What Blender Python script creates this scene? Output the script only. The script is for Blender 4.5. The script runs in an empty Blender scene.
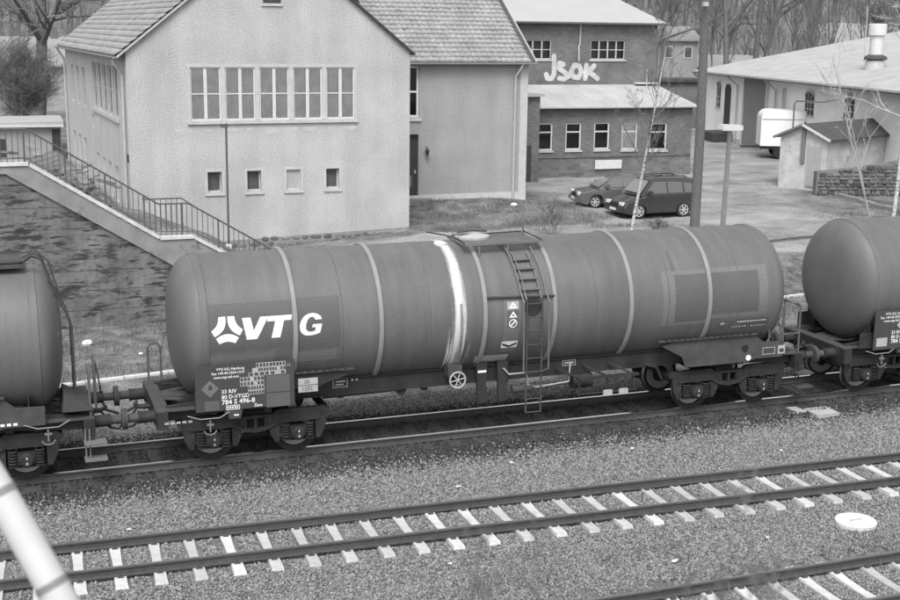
import bpy, bmesh, math, random
import numpy as np
from mathutils import Vector, Matrix
from mathutils.geometry import tessellate_polygon
random.seed(7); RNG = np.random.default_rng(11)
SC = bpy.context.scene
COL = SC.collection
R = math.radians

# ---------------------------------------------------------------- camera, world, sun, exposure
cam_d = bpy.data.cameras.new('camera'); cam = bpy.data.objects.new('camera', cam_d); COL.objects.link(cam)
CP = Vector((-4.0756, -26.9165, 8.9899)); YAW, PIT, ROL, FPX = .34551, .208876, .012988, 1282.45
fw = Vector((math.sin(YAW)*math.cos(PIT), math.cos(YAW)*math.cos(PIT), -math.sin(PIT)))
rt = Vector((math.cos(YAW), -math.sin(YAW), 0)); up = rt.cross(fw)
rt2 = rt*math.cos(ROL) + up*math.sin(ROL); up2 = up*math.cos(ROL) - rt*math.sin(ROL)
M = Matrix((rt2, up2, -fw)).transposed().to_4x4(); M.translation = CP
cam.matrix_world = M
cam_d.sensor_width = 36; cam_d.lens = FPX*36/900; cam_d.clip_start = .1; cam_d.clip_end = 5000
cam_d.dof.use_dof = True; cam_d.dof.focus_distance = 31; cam_d.dof.aperture_fstop = 8.5
SC.camera = cam
W = bpy.data.worlds.new('World'); SC.world = W; W.use_nodes = True
nt = W.node_tree; bg = nt.nodes['Background']
sky = nt.nodes.new('ShaderNodeTexSky'); sky.sky_type = 'NISHITA'; sky.sun_disc = False
SUN_EL, SUN_AZ = R(54), R(206)          # azimuth measured clockwise from +Y: behind the camera
sky.sun_elevation = SUN_EL; sky.sun_rotation = SUN_AZ; sky.dust_density = 4; sky.air_density = 1.5
bw = nt.nodes.new('ShaderNodeRGBToBW')   # black-and-white film
nt.links.new(sky.outputs[0], bw.inputs[0]); nt.links.new(bw.outputs[0], bg.inputs[0]); bg.inputs[1].default_value = .15
sun_d = bpy.data.lights.new('sun', 'SUN'); sun = bpy.data.objects.new('sun', sun_d); COL.objects.link(sun)
sun_d.energy = 1.3; sun_d.angle = R(28); sun_d.color = (1, 1, 1)
sv = Vector((math.sin(SUN_AZ)*math.cos(SUN_EL), math.cos(SUN_AZ)*math.cos(SUN_EL), math.sin(SUN_EL)))
sun.rotation_euler = (-sv).to_track_quat('-Z', 'Y').to_euler()
SC.view_settings.view_transform = 'Standard'; SC.view_settings.look = 'None'
SC.view_settings.exposure = .70; SC.view_settings.gamma = 1
SC.render.engine = 'CYCLES'

GX, PHI, TH = .0075451, .0401512, -.0377304      # track gradient, heading of the station house, heading of the middle track

# ---------------------------------------------------------------- materials (all greys: black-and-white photograph)
def mat(name, c, rough=.8, var=.15, scale=4, bump=0, bscale=60, metal=0, streak=None, spot=None, spec=.3, fine=0, stretch=None, rnd=0, fst=None):
    """c base grey; var low-frequency variation; streak=(amount, sx, sy, sz) stretched noise; spot=(grey, threshold, scale) patches"""
    m = bpy.data.materials.new(name); m.use_nodes = True
    t = m.node_tree; N, L = t.nodes, t.links
    b = N['Principled BSDF']; b.inputs['Roughness'].default_value = rough; b.inputs['Metallic'].default_value = metal
    b.inputs['Specular IOR Level'].default_value = spec
    tc = N.new('ShaderNodeTexCoord')
    def noise(sc, det=5, vec=None):
        n = N.new('ShaderNodeTexNoise'); n.inputs['Scale'].default_value = sc; n.inputs['Detail'].default_value = det
        L.new(vec or tc.outputs['Object'], n.inputs['Vector']); return n.outputs['Fac']
    def mth(op, a, b2, clamp=False):
        n = N.new('ShaderNodeMath'); n.operation = op; n.use_clamp = clamp
        for i, v in enumerate((a, b2)):
            if isinstance(v, (int, float)): n.inputs[i].default_value = v
            else: L.new(v, n.inputs[i])
        return n.outputs[0]
    def mapv(s):
        mp = N.new('ShaderNodeMapping'); mp.inputs['Scale'].default_value = s[:3]; L.new(tc.outputs['Object'], mp.inputs['Vector']); return mp.outputs[0]
    vec = mapv(stretch) if stretch else None
    f = mth('MULTIPLY_ADD', noise(scale, 6, vec), 0); f.node.inputs[1].default_value = 4*var*c; f.node.inputs[2].default_value = c*(1-2*var)
    if fine: f = mth('MULTIPLY', f, mth('ADD', mth('MULTIPLY', noise(bscale, 3, mapv(fst) if fst else None), 4*fine), 1-2*fine))
    if streak:
        s = noise(1, 5, mapv(streak[1:4])); f = mth('MULTIPLY', f, mth('ADD', mth('MULTIPLY', s, 4*streak[0]), 1-2*streak[0]))
    if spot:
        g, th, sc = spot[:3]
        v = noise(sc, 8, mapv(spot[3]) if len(spot) > 3 else None); v.node.inputs['Roughness'].default_value = .68
        k = mth('MULTIPLY', mth('SUBTRACT', v, th), 14, True)
        
        if len(spot) > 3 and len(spot[3]) > 3:
            v2 = noise(sc, 8, mapv((spot[3][0]*1.6, spot[3][1]*1.6, spot[3][2]*3))); k = mth('MAXIMUM', k, mth('MULTIPLY', mth('SUBTRACT', v2, th+.055), 16, True))
        mx = N.new('ShaderNodeMix'); L.new(k, mx.inputs[0]); L.new(f, mx.inputs[2]); mx.inputs[3].default_value = g; f = mx.outputs[0]
    if rnd:
        oi = N.new('ShaderNodeObjectInfo'); f = mth('MULTIPLY', f, mth('ADD', mth('MULTIPLY', oi.outputs['Random'], 2*rnd), 1-rnd))
    f = mth('MAXIMUM', f, .008)
    L.new(f, b.inputs['Base Color'])
    if bump:
        bn = N.new('ShaderNodeBump'); bn.inputs['Strength'].default_value = bump; bn.inputs['Distance'].default_value = .03
        L.new(noise(bscale, 4, mapv(fst) if fst else None), bn.inputs['Height']); L.new(bn.outputs[0], b.inputs['Normal'])
    return m

def brick_mat(name, c1, c2, cm, sx=.25, sy=.075, vary=.4):
    m = bpy.data.materials.new(name); m.use_nodes = True; t = m.node_tree; N, L = t.nodes, t.links; b = N['Principled BSDF']
    b.inputs['Roughness'].default_value = .9
    tc = N.new('ShaderNodeTexCoord'); sp = N.new('ShaderNodeSeparateXYZ'); L.new(tc.outputs['Object'], sp.inputs[0])
    ad = N.new('ShaderNodeMath'); L.new(sp.outputs[0], ad.inputs[0]); L.new(sp.outputs[1], ad.inputs[1])
    cb = N.new('ShaderNodeCombineXYZ'); L.new(ad.outputs[0], cb.inputs[0]); L.new(sp.outputs[2], cb.inputs[1])
    br = N.new('ShaderNodeTexBrick'); br.inputs['Scale'].default_value = 1; br.inputs['Brick Width'].default_value = sx; br.inputs['Row Height'].default_value = sy
    br.inputs['Mortar Size'].default_value = .008
    for k, v in (('Color1', c1), ('Color2', c2), ('Mortar', cm)): br.inputs[k].default_value = (v, v, v, 1)
    L.new(cb.outputs[0], br.inputs['Vector'])
    n = N.new('ShaderNodeTexNoise'); n.inputs['Scale'].default_value = .9; n.inputs['Detail'].default_value = 7; L.new(tc.outputs['Object'], n.inputs['Vector'])
    ma = N.new('ShaderNodeMath'); ma.operation = 'MULTIPLY_ADD'; L.new(n.outputs['Fac'], ma.inputs[0]); ma.inputs[1].default_value = 2*vary*1.4; ma.inputs[2].default_value = 1-vary*1.4
    mx = N.new('ShaderNodeMix'); mx.data_type = 'RGBA'; mx.blend_type = 'MULTIPLY'; mx.inputs[0].default_value = 1
    L.new(br.outputs['Color'], mx.inputs[6]); L.new(ma.outputs[0], mx.inputs[7]); L.new(mx.outputs[2], b.inputs['Base Color'])
    bp = N.new('ShaderNodeBump'); bp.inputs['Strength'].default_value = .4; bp.inputs['Distance'].default_value = .01; L.new(br.outputs['Color'], bp.inputs['Height']); L.new(bp.outputs[0], b.inputs['Normal'])
    return m

def glass_mat(name, tint=.97, refl=.03):
    m = bpy.data.materials.new(name); m.use_nodes = True; t = m.node_tree; N, L = t.nodes, t.links
    N.remove(N['Principled BSDF'])
    tr = N.new('ShaderNodeBsdfTransparent'); tr.inputs[0].default_value = (tint,)*3 + (1,)
    gl = N.new('ShaderNodeBsdfGlossy'); gl.inputs['Roughness'].default_value = .05; gl.inputs[0].default_value = (.5, .5, .5, 1)
    fr = N.new('ShaderNodeFresnel'); ad = N.new('ShaderNodeMath'); ad.inputs[1].default_value = refl; L.new(fr.outputs[0], ad.inputs[0])
    mx = N.new('ShaderNodeMixShader'); L.new(ad.outputs[0], mx.inputs[0]); L.new(tr.outputs[0], mx.inputs[1]); L.new(gl.outputs[0], mx.inputs[2])
    L.new(mx.outputs[0], N['Material Output'].inputs[0]); return m

MT = dict(
 tank=mat('tank_paint', .122, .5, .14, .6, streak=(.14, 4, 1, .35), bump=.10, bscale=38, fine=.17, spot=(.098, .60, 1, (4, .7, .5))),
 tank_dark=mat('tank_repaint', .098, .5, .08, 1.5, fine=.16, bscale=38),
 tank_mid=mat('tank_overpaint', .150, .5, .08, 1.5, fine=.16, bscale=38),
 band=mat('band_paint', .24, .5, .12, 2, fine=.06),
 seam=mat('seam_paint', .115, .5, .1, 2),
 spill_old=mat('spilled_white', .62, .6, .2, 5, spot=(.35, .66, 5)),
 spill_dim=mat('spill_haze', .23, .6, .2, 3, streak=(.3, 9, 9, .6)),
 white=mat('white_marking', .75, .6, .08, 8),
 pale=mat('pale_sign', .36, .6, .1, 8),
 plate=mat('plate_grey', .055, .6, .15, 3, spot=(.05, .6, 3)),
 plate_mid=mat('plate_patch', .10, .6, .1, 5),
 frame=mat('underframe', .030, .75, .3, 2.5, streak=(.2, 4, 4, 1), spot=(.055, .62, 5)),
 frame_l=mat('dusty_frame', .062, .8, .25, 4),
 bogie=mat('bogie_grime', .028, .8, .35, 6, spot=(.06, .6, 9)),
 wheel=mat('wheel_grime', .028, .8, .3, 6),
 steel=mat('bare_steel', .45, .35, .15, 6, metal=.6),
 rail_side=mat('rail_rust', .065, .8, .2, 9, streak=(.2, .6, 8, 8)),
 rail_top=mat('rail_shine', .85, .2, .1, 4, metal=1),
 rail_dull=mat('rail_dull', .13, .6, .15, 4),
 sleeper=mat('concrete_sleeper', .47, .9, .14, 6, fine=.16, bscale=50, rnd=.2, spot=(.25, .62, 3)),
 wood_sl=mat('oily_wood', .06, .9, .3, 8, stretch=(8, 1, 1)),
 plaster=mat('roughcast', .42, .95, .13, .6, bump=.8, bscale=14, fine=.24, fst=(1, 1, 1.9), streak=(.09, 1.6, 1.6, .18)),
 plaster_side=mat('roughcast_side', .45, .95, .10, .9, bump=.6, bscale=10, fine=.2, fst=(1, 1, 2.4)),
 plaster2=mat('roughcast_annex', .31, .95, .10, .7, bump=.5, bscale=16, fine=.22, streak=(.08, 1.4, 1.4, .2)),
 trim=mat('cement_trim', .46, .9, .12, 3),
 winframe=mat('window_frame_paint', .56, .6, .08, 6),
 winframe_g=mat('old_frame_paint', .45, .7, .15, 6),
 curtain=mat('net_curtain', .88, .9, .12, 2, streak=(.12, 7, 1, 3)),
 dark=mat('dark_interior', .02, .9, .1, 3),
 darkdoor=mat('dark_door', .05, .6, .15, 3),
 glass=glass_mat('window_glass'),
 old_pane=mat('old_pane', .085, .35, .25, 3, spec=.35),
 stone=mat('plinth_stone', .19, .9, .3, 5, bump=.4, bscale=20, rnd=.45),
 mortar=mat('mortar', .24, .95, .2, 6, bump=.3),
 tile=mat('clay_tile', .29, .9, .22, 1.2, fine=.2, bscale=5, spot=(.17, .60, 1.6)),
 zinc=mat('zinc', .42, .6, .12, 4),
 brick=brick_mat('brickwork', .105, .155, .15),
 brick_dark=brick_mat('plinth_brickwork', .10, .17, .17, .5, .16),
 sheet=mat('roof_felt', .37, .8, .14, .8, streak=(.08, 3, .4, 1), fine=.10, bscale=9),
 sheet_b=mat('bright_roof_felt', .37, .8, .05, .8, fine=.05),
 shedwall=mat('shed_whitewash', .80, .9, .12, .6, spot=(.5, .64, .7), fine=.05),
 garage=mat('garage_door', .22, .8, .06, 1),
 darkroof=mat('tarred_roof', .07, .85, .35, 3, stretch=(1, 5, 1)),
 render_old=mat('old_render', .47, .95, .2, 2, spot=(.32, .58, 1.6), fine=.12),
 trailer=mat('trailer_white', .74, .5, .08, 1),
 concrete=mat('retaining_concrete', .155, .95, .3, .8, bump=.6, bscale=7, fine=.22, streak=(.22, 3, 1, .25), spot=(.045, .515, 1, (.9, .9, 3.4, 1.0))),
 concrete_d=mat('stringer_concrete', .24, .95, .25, 1.5, fine=.2, spot=(.09, .60, 1.2)),
 coping=mat('pale_coping', .55, .8, .15, 4),
 iron=mat('railing_iron', .10, .7, .2, 5),
 pole=mat('weathered_pole', .17, .9, .25, 3, stretch=(6, 6, .4)),
 post=mat('grey_post', .36, .8, .12, 3),
 bark=mat('bark', .13, .95, .3, 6),
 bark_f=mat('wood_far', .15, .95, .3, .06),
 birch=mat('birch_bark', .52, .8, .2, 4, spot=(.06, .53, 5, (1.2, 1.2, 4))),
 twig=mat('twigs', .16, .9, .2, 3),
 twig_l=mat('pale_twigs', .42, .9, .2, 3),
 weed=mat('dry_weed', .15, .9, .3, 3),
 ballast=mat('ballast_stone', .20, .95, .25, 1, rnd=.52),
 ballast_d=mat('dirty_ballast', .05, .95, .25, 1, rnd=.6),
 carpaint=mat('dark_car_paint', .035, .25, .05, 2, spec=.6),
 carpaint2=mat('grey_car_paint', .10, .25, .05, 2, spec=.6),
 rubber=mat('rubber', .03, .9, .1, 3),
 alloy=mat('alloy_rim', .62, .35, .05, 3, metal=.5),
 lampglass=mat('headlight', .75, .2, .05, 3),
 carglass=mat('car_window', .10, .06, .02, 3, spec=.9),
 pipe=mat('white_pipe', .50, .5, .06, 10),
 pipe_band=mat('pipe_band', .20, .6, .1, 10),
 house=mat('far_house', .30, .9, .15, .3),
 houseroof=mat('far_roof', .26, .9, .15, .3),
 rubble=mat('rubble', .13, .95, .35, 3, rnd=.5),
 hill=mat('hill_floor', .15, .95, .3, .05),
)

def spill_mat():
    """white product spilled down the shell: a soft-edged film, dense along its middle, breaking into runs lower down"""
    m = bpy.data.materials.new('white_spill'); m.use_nodes = True; t = m.node_tree; N, L = t.nodes, t.links; b = N['Principled BSDF']
    b.inputs['Base Color'].default_value = (.62, .62, .62, 1); b.inputs['Roughness'].default_value = .6
    tc = N.new('ShaderNodeTexCoord'); sp = N.new('ShaderNodeSeparateXYZ'); L.new(tc.outputs['Object'], sp.inputs[0])
    def mth(op, *a):
        n = N.new('ShaderNodeMath'); n.operation = op
        for i, v in enumerate(a):
            if isinstance(v, (int, float)): n.inputs[i].default_value = v
            else: L.new(v, n.inputs[i])
        return n.outputs[0]
    def noise(s, d=4):
        mp = N.new('ShaderNodeMapping'); mp.inputs['Scale'].default_value = s; L.new(tc.outputs['Object'], mp.inputs['Vector'])
        n = N.new('ShaderNodeTexNoise'); n.inputs['Scale'].default_value = 1; n.inputs['Detail'].default_value = d; L.new(mp.outputs[0], n.inputs['Vector']); return n.outputs['Fac']
    wob = mth('MULTIPLY', mth('SUBTRACT', noise((1, 1, 1.6)), .5), .10)
    d = mth('ABSOLUTE', mth('SUBTRACT', mth('ADD', sp.outputs[0], wob), 5.34))
    low = mth('MULTIPLY', mth('SUBTRACT', 3.6, sp.outputs[2]), .55); low = mth('MINIMUM', mth('MAXIMUM', low, 0), 1)
    w = mth('ADD', .15, mth('MULTIPLY', low, .12))
    core = mth('SUBTRACT', 1, mth('DIVIDE', d, w))
    run = mth('MULTIPLY', mth('SUBTRACT', noise((16, 2, .55), 3), .47), mth('ADD', .8, mth('MULTIPLY', low, 4.2)))
    a = mth('ADD', mth('MULTIPLY', core, 1.5), mth('ADD', run, mth('MULTIPLY', low, -.25)))
    a = mth('ADD', a, mth('MULTIPLY', mth('SUBTRACT', noise((30, 30, 20)), .5), .5))
    a = mth('MULTIPLY', mth('MINIMUM', mth('MAXIMUM', a, 0), 1), .97)
    edge = mth('MINIMUM', mth('MULTIPLY', mth('MAXIMUM', mth('SUBTRACT', .36, d), 0), 9), 1); L.new(mth('MULTIPLY', a, edge), b.inputs['Alpha'])
    return m
MT['spill'] = spill_mat()
def graffiti_mat():
    m = mat('spray_white', .48, .9, .2, 3, fine=.12, bscale=25, spot=(.42, .62, 2.5)); return m
MT['spray'] = graffiti_mat()

for k in ('carpaint', 'carpaint2'): MT[k].node_tree.nodes['Principled BSDF'].inputs['Coat Weight'].default_value = .5

# ---------------------------------------------------------------- mesh helpers
class MB:
    def __init__(s): s.v = []; s.f = []
    def add(s, vs, fs):
        o = len(s.v); s.v.extend(tuple(p) for p in vs); s.f.extend(tuple(i+o for i in f) for f in fs); return s
    def box(s, x0, x1, y0, y1, z0, z1):
        return s.add([(x, y, z) for x in (x0, x1) for y in (y0, y1) for z in (z0, z1)],
            [(0,1,3,2),(4,6,7,5),(0,4,5,1),(2,3,7,6),(0,2,6,4),(1,5,7,3)])
    def beam(s, a, b, w, h, upv=(0,0,1)):
        a, b = Vector(a), Vector(b); d = (b-a).normalized(); u = Vector(upv)
        if abs(d.dot(u)) > .98: u = Vector((0,1,0))
        sd = d.cross(u).normalized(); u = sd.cross(d)
        P = [p + sd*(i*w/2) + u*(j*h/2) for p in (a, b) for i, j in ((-1,-1),(1,-1),(1,1),(-1,1))]
        return s.add(P, [(0,1,2,3),(7,6,5,4),(0,4,5,1),(1,5,6,2),(2,6,7,3),(3,7,4,0)])
    def tube(s, pts, r, n=6, cap=True):
        pts = [Vector(p) for p in pts]; k = len(pts); rs = r if isinstance(r, (list, tuple)) else [r]*k
        vs, fs = [], []; prev = None
        for i, p in enumerate(pts):
            d = (pts[min(i+1, k-1)] - pts[max(i-1, 0)])
            d = d.normalized() if d.length > 1e-9 else Vector((0,0,1))
            if prev is None: sd = d.orthogonal().normalized()
            else:
                sd = prev - d*prev.dot(d); sd = sd.normalized() if sd.length > 1e-6 else d.orthogonal().normalized()
            prev = sd; u = d.cross(sd)
            for j in range(n):
                a = 2*math.pi*j/n; vs.append(p + (sd*math.cos(a) + u*math.sin(a))*rs[i])
        for i in range(k-1):
            for j in range(n):
                j2 = (j+1) % n; fs.append((i*n+j, i*n+j2, (i+1)*n+j2, (i+1)*n+j))
        if cap: fs.append(tuple(range(n))[::-1]); fs.append(tuple((k-1)*n+j for j in range(n)))
        return s.add(vs, fs)
    def lathe(s, prof, axis='x', c=(0,0,0), n=24, a0=0, a1=2*math.pi):
        """prof: (t along axis, radius)"""
        full = abs(a1-a0-2*math.pi) < 1e-6; m = n if full else n+1; vs, fs = [], []
        for t, r in prof:
            for j in range(m):
                a = a0 + (a1-a0)*j/n; p, q = r*math.cos(a), r*math.sin(a)
                vs.append({'x': (c[0]+t, c[1]+p, c[2]+q), 'y': (c[0]+p, c[1]+t, c[2]+q), 'z': (c[0]+p, c[1]+q, c[2]+t)}[axis])
        for i in range(len(prof)-1):
            for j in range(n):
                j2 = (j+1) % m; fs.append((i*m+j, i*m+j2, (i+1)*m+j2, (i+1)*m+j))
        if full:
            if prof[0][1] > 1e-4: fs.append(tuple(range(m)))
            if prof[-1][1] > 1e-4: fs.append(tuple((len(prof)-1)*m+j for j in range(m)))
        return s.add(vs, fs)
    def prism(s, poly, plane, d0, d1):
        """poly 2D extruded d0..d1 along the third axis; plane 'xz' -> (a, d, b), 'yz' -> (d, a, b), 'xy' -> (a, b, d)"""
        f = {'xz': lambda a, b, d: (a, d, b), 'yz': lambda a, b, d: (d, a, b), 'xy': lambda a, b, d: (a, b, d)}[plane]
        n = len(poly); vs = [f(a, b, d0) for a, b in poly] + [f(a, b, d1) for a, b in poly]
        fs = [tuple(range(n)), tuple(range(n, 2*n))[::-1]] + [(i, (i+1) % n, (i+1) % n+n, i+n) for i in range(n)]
        return s.add(vs, fs)
    def build(s, name, m, parent=None, smooth=False, recalc=True, angle=35):
        me = bpy.data.meshes.new(name); me.from_pydata(s.v, [], s.f); me.update()
        bm = bmesh.new(); bm.from_mesh(me)
        if recalc: bmesh.ops.recalc_face_normals(bm, faces=bm.faces)
        if smooth:
            for f in bm.faces: f.smooth = True
            for e in bm.edges:
                if len(e.link_faces) == 2 and e.calc_face_angle(0) > R(angle): e.smooth = False
        bm.to_mesh(me); bm.free()
        me.materials.append(MT[m] if isinstance(m, str) else m)
        return link(name, me, parent)
def link(name, me, parent=None, loc=None, rot=None):
    o = bpy.data.objects.new(name, me); COL.objects.link(o)
    if parent: o.parent = parent
    if loc is not None: o.location = loc
    if rot is not None: o.rotation_euler = rot
    return o
def tag(o, label=None, cat=None, group=None, kind=None):
    for k, v in (('label', label), ('category', cat), ('group', group), ('kind', kind)):
        if v: o[k] = v
    return o
def thing(name, label, cat, loc=(0,0,0), rz=0, group=None, tilt=0):
    o = bpy.data.objects.new(name, None); COL.objects.link(o); o.location = loc; o.rotation_euler = (0, tilt, rz)
    return tag(o, label, cat, group)
def B2W(u, v, z=0): return (u*math.cos(PHI)-v*math.sin(PHI), u*math.sin(PHI)+v*math.cos(PHI), z)
def np_mesh(name, V, F, m, parent=None):
    """V (n,3), F (m,k) arrays"""
    V = np.asarray(V, np.float32); F = np.asarray(F, np.int32); k = F.shape[1]
    me = bpy.data.meshes.new(name); me.vertices.add(len(V)); me.vertices.foreach_set('co', V.ravel())
    me.loops.add(F.size); me.loops.foreach_set('vertex_index', F.ravel())
    me.polygons.add(len(F)); me.polygons.foreach_set('loop_start', np.arange(0, F.size, k, dtype=np.int32))
    me.update(calc_edges=True); me.validate()
    me.materials.append(MT[m] if isinstance(m, str) else m)
    return link(name, me, parent)
_txt = {}
def text_mesh(body, size, bold=0, shear=0):
    """2D outline triangles of a line of lettering, lower-left at 0,0"""
    cu = bpy.data.curves.new('lettering', 'FONT'); cu.body = body; cu.size = size; cu.offset = bold*size; cu.shear = shear; cu.resolution_u = 2; cu.space_line = .9
    ob = bpy.data.objects.new('lettering', cu); COL.objects.link(ob); bpy.context.view_layer.update()
    me = bpy.data.meshes.new_from_object(ob.evaluated_get(bpy.context.evaluated_depsgraph_get()))
    V = [tuple(v.co) for v in me.vertices]; F = [tuple(p.vertices) for p in me.polygons]
    bpy.data.objects.remove(ob); bpy.data.curves.remove(cu); bpy.data.meshes.remove(me)
    return V, F
# ---------------------------------------------------------------- terrain
def tri_center(X): return -4.875 - .0377*X
def T(X, Y):
    X = np.asarray(X, float); Y = np.asarray(Y, float)
    g = GX*np.clip(X, -30, 40)
    Yc = tri_center(np.clip(X, -15, 25))
    front = np.interp(Y, [-40, -14, -11.4, -9.0, -8.6, -7.4, -6.6, -3.2, -2.2, -1.5, 1.6, 2.6, 5, 9, 12], [-1.2, -.60, -.53, -.53, -.43, -.46, -.43, -.412, -.36, -.2, -.2, -.26, -.16, -.1, 0.])
    front = front + g*np.clip((14-Y)/6, 0, 1)
    front = front + -.0486*np.clip(Y-Yc, -1.5, 1.5)*.9*np.clip((2.3-abs(Y-Yc))/.8, 0, 1)
    u = X*math.cos(PHI)+Y*math.sin(PHI); v = -X*math.sin(PHI)+Y*math.cos(PHI)
    yard = np.interp(v, [10, 12, 15, 19, 23, 34, 90, 130, 300, 700, 3000], [-.05, .1, .6, .76, .84, 1.2, 1.4, 4, 26, 60, 90])
    left_front = np.interp(v, [10, 12.5], [-.05, .0])
    upper = np.interp(u, [-8, 0, 2, 5.4], [2.6, 2.55, 2.2, .8]) - 1.0*np.clip((v-24)/10, 0, 1)*np.clip((2-u)/2, 0, 1)
    upper = np.where(v > 60, np.maximum(upper, yard), upper)
    left = np.where(v > 12.45, upper, left_front)
    k = np.clip((6.2-u)/1.4, 0, 1); k = np.where(v > 22, np.clip((2.2-u)/.8, 0, 1), k)
    back = yard*(1-k) + left*k
    back = back - .09*np.clip(13.2-u, 0, 7)*np.clip((v-15)/3, 0, 1)*np.clip((27-v)/3, 0, 1)*(1-k)
    mound = .48*np.exp(-((u-17.0)/4.2)**2 - ((v-26.4)/1.9)**2) + .28*np.exp(-((u-20)/2.5)**2-((v-24.5)/1.6)**2)
    back = back + mound
    z = np.where(v > 10, back, front)
    kk = np.clip((v-8)/2, 0, 1); z = front*(1-kk) + np.where(v > 10, back, front)*kk
    return z + (.03*np.sin(X*1.7+Y*.9)*np.sin(Y*1.3-X*.4))*np.clip((v-12)/4, 0, 1)*np.clip((90-v)/20, 0, 1)
def Tz(X, Y): return float(T(np.array([X]), np.array([Y]))[0])

def ground_mat():
    m = bpy.data.materials.new('ground'); m.use_nodes = True; t = m.node_tree; N, L = t.nodes, t.links; b = N['Principled BSDF']
    b.inputs['Roughness'].default_value = .97; b.inputs['Specular IOR Level'].default_value = .15
    tc = N.new('ShaderNodeTexCoord')
    def noise(s, d=6, vec=None, rough=.6):
        n = N.new('ShaderNodeTexNoise'); n.inputs['Scale'].default_value = s; n.inputs['Detail'].default_value = d; n.inputs['Roughness'].default_value = rough
        L.new(vec or tc.outputs['Object'], n.inputs['Vector']); return n.outputs['Fac']
    def ramp(f, a, b_, lo=.35, hi=.65):
        n = N.new('ShaderNodeMapRange'); n.inputs[1].default_value = lo; n.inputs[2].default_value = hi; n.inputs[3].default_value = a; n.inputs[4].default_value = b_; L.new(f, n.inputs[0]); return n.outputs[0]
    def mix(f, a, c):
        n = N.new('ShaderNodeMix'); L.new(f, n.inputs[0]); L.new(a, n.inputs[2]); L.new(c, n.inputs[3]); return n.outputs[0]
    def mul(a, c):
        n = N.new('ShaderNodeMath'); n.operation = 'MULTIPLY'; L.new(a, n.inputs[0]); L.new(c, n.inputs[1]); return n.outputs[0]
    def mask(name, sc, amt):
        a = N.new('ShaderNodeAttribute'); a.attribute_name = name
        n1 = noise(sc); s = N.new('ShaderNodeMath'); s.operation = 'MULTIPLY_ADD'; L.new(n1, s.inputs[0]); s.inputs[1].default_value = amt; s.inputs[2].default_value = -amt/2
        ad = N.new('ShaderNodeMath'); L.new(a.outputs['Fac'], ad.inputs[0]); L.new(s.outputs[0], ad.inputs[1])
        return ramp(ad.outputs[0], 0, 1, .4, .6)
    mp = N.new('ShaderNodeMapping'); mp.inputs['Scale'].default_value = (.55, .9, 1); mp.inputs['Rotation'].default_value = (0, 0, -.12); L.new(tc.outputs['Object'], mp.inputs['Vector'])
    soil = mul(ramp(noise(.9), .09, .23), ramp(noise(14, 4), .55, 1.45))
    grass = mul(ramp(noise(1.6), .085, .21), ramp(noise(22, 4), .5, 1.5))
    road = mul(ramp(noise(.6, 9, mp.outputs[0], .7), .165, .34), ramp(noise(9, 6), .8, 1.2))
    bal = mul(ramp(noise(.7), .12, .19), ramp(noise(30, 2), .4, 1.6))
    dirt = mul(ramp(noise(2), .05, .09), ramp(noise(30, 2), .5, 1.5))
    f = mix(mask('grass', .9, .9), soil, grass); f = mix(mask('road', .5, .7), f, road); f = mix(mask('ballast', 2, .3), f, bal); f = mix(mask('dirty', 2.5, .35), f, dirt)
    L.new(f, b.inputs['Base Color'])
    bp = N.new('ShaderNodeBump'); bp.inputs['Strength'].default_value = .5; bp.inputs['Distance'].default_value = .05; L.new(noise(16, 5), bp.inputs['Height']); L.new(bp.outputs[0], b.inputs['Normal'])
    return m

def spaced(a, b, st, lo, hi, k=1.25):
    c = list(np.arange(a, b+1e-6, st)); s = st
    while c[-1] < hi: s *= k; c.append(c[-1]+s)
    s = st; l = []
    x = a
    while x > lo: s *= k; x -= s; l.append(x)
    return np.array(l[::-1]+c)
def make_ground():
    us = spaced(-14, 52, .5, -1500, 2500); vs = spaced(-16, 50, .4, -200, 3500)
    vs = np.sort(np.concatenate([vs[(vs < 12.3) | (vs > 12.9)], [12.44, 12.5, 12.7]]))
    U, V = np.meshgrid(us, vs); X = U*math.cos(PHI)-V*math.sin(PHI); Y = U*math.sin(PHI)+V*math.cos(PHI)
    Z = T(X, Y); nu, nv = len(us), len(vs)
    idx = np.arange(nu*nv).reshape(nv, nu)
    F = np.stack([idx[:-1, :-1], idx[:-1, 1:], idx[1:, 1:], idx[1:, :-1]], -1).reshape(-1, 4)
    o = np_mesh('ground', np.stack([X, Y, Z], -1).reshape(-1, 3), F, ground_mat()); tag(o, kind='structure')
    for p in o.data.polygons: p.use_smooth = True
    X, Y, U, V = X.ravel(), Y.ravel(), U.ravel(), V.ravel()
    def sm(x, a, b): return np.clip((x-a)/(b-a), 0, 1)
    ball = 1-sm(Y, 2.2, 3.4)
    dirty = (1-sm(abs(Y+.1), 1.5, 2.1))
    # the yard road sweeps from the lower middle up between the brick building and the goods shed
    road = sm(V, 13.5, 15.5)*sm(U, 20.0, 24.0)*(1-sm(V, 75, 90)) + sm(V, 15, 17)*(1-sm(V, 20.5, 22.5))*sm(U, 8, 10)*(1-sm(U, 20, 24))
    road = road*(1-.9*np.exp(-((U-33.5)/4.5)**2-((V-25)/3.2)**2)*0)
    verge = sm(U-.25*V, 25.5, 28.5)*sm(V, 17.5, 19)*(1-sm(V, 27, 30)); road = road*(1-.6*verge)
    grass = sm(V, 6, 7.5)*(1-sm(V, 13.5, 15)) + .75*np.exp(-((U-17.5)/5)**2-((V-25)/2.6)**2) + verge*.35 + sm(V, 90, 120)*.7
    for nm, a in (('ballast', ball), ('dirty', dirty), ('road', road), ('grass', grass)):
        at = o.data.attributes.new(nm, 'FLOAT', 'POINT'); at.data.foreach_set('value', np.clip(a, 0, 1).astype(np.float32))
make_ground()
sky_note = None

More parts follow.
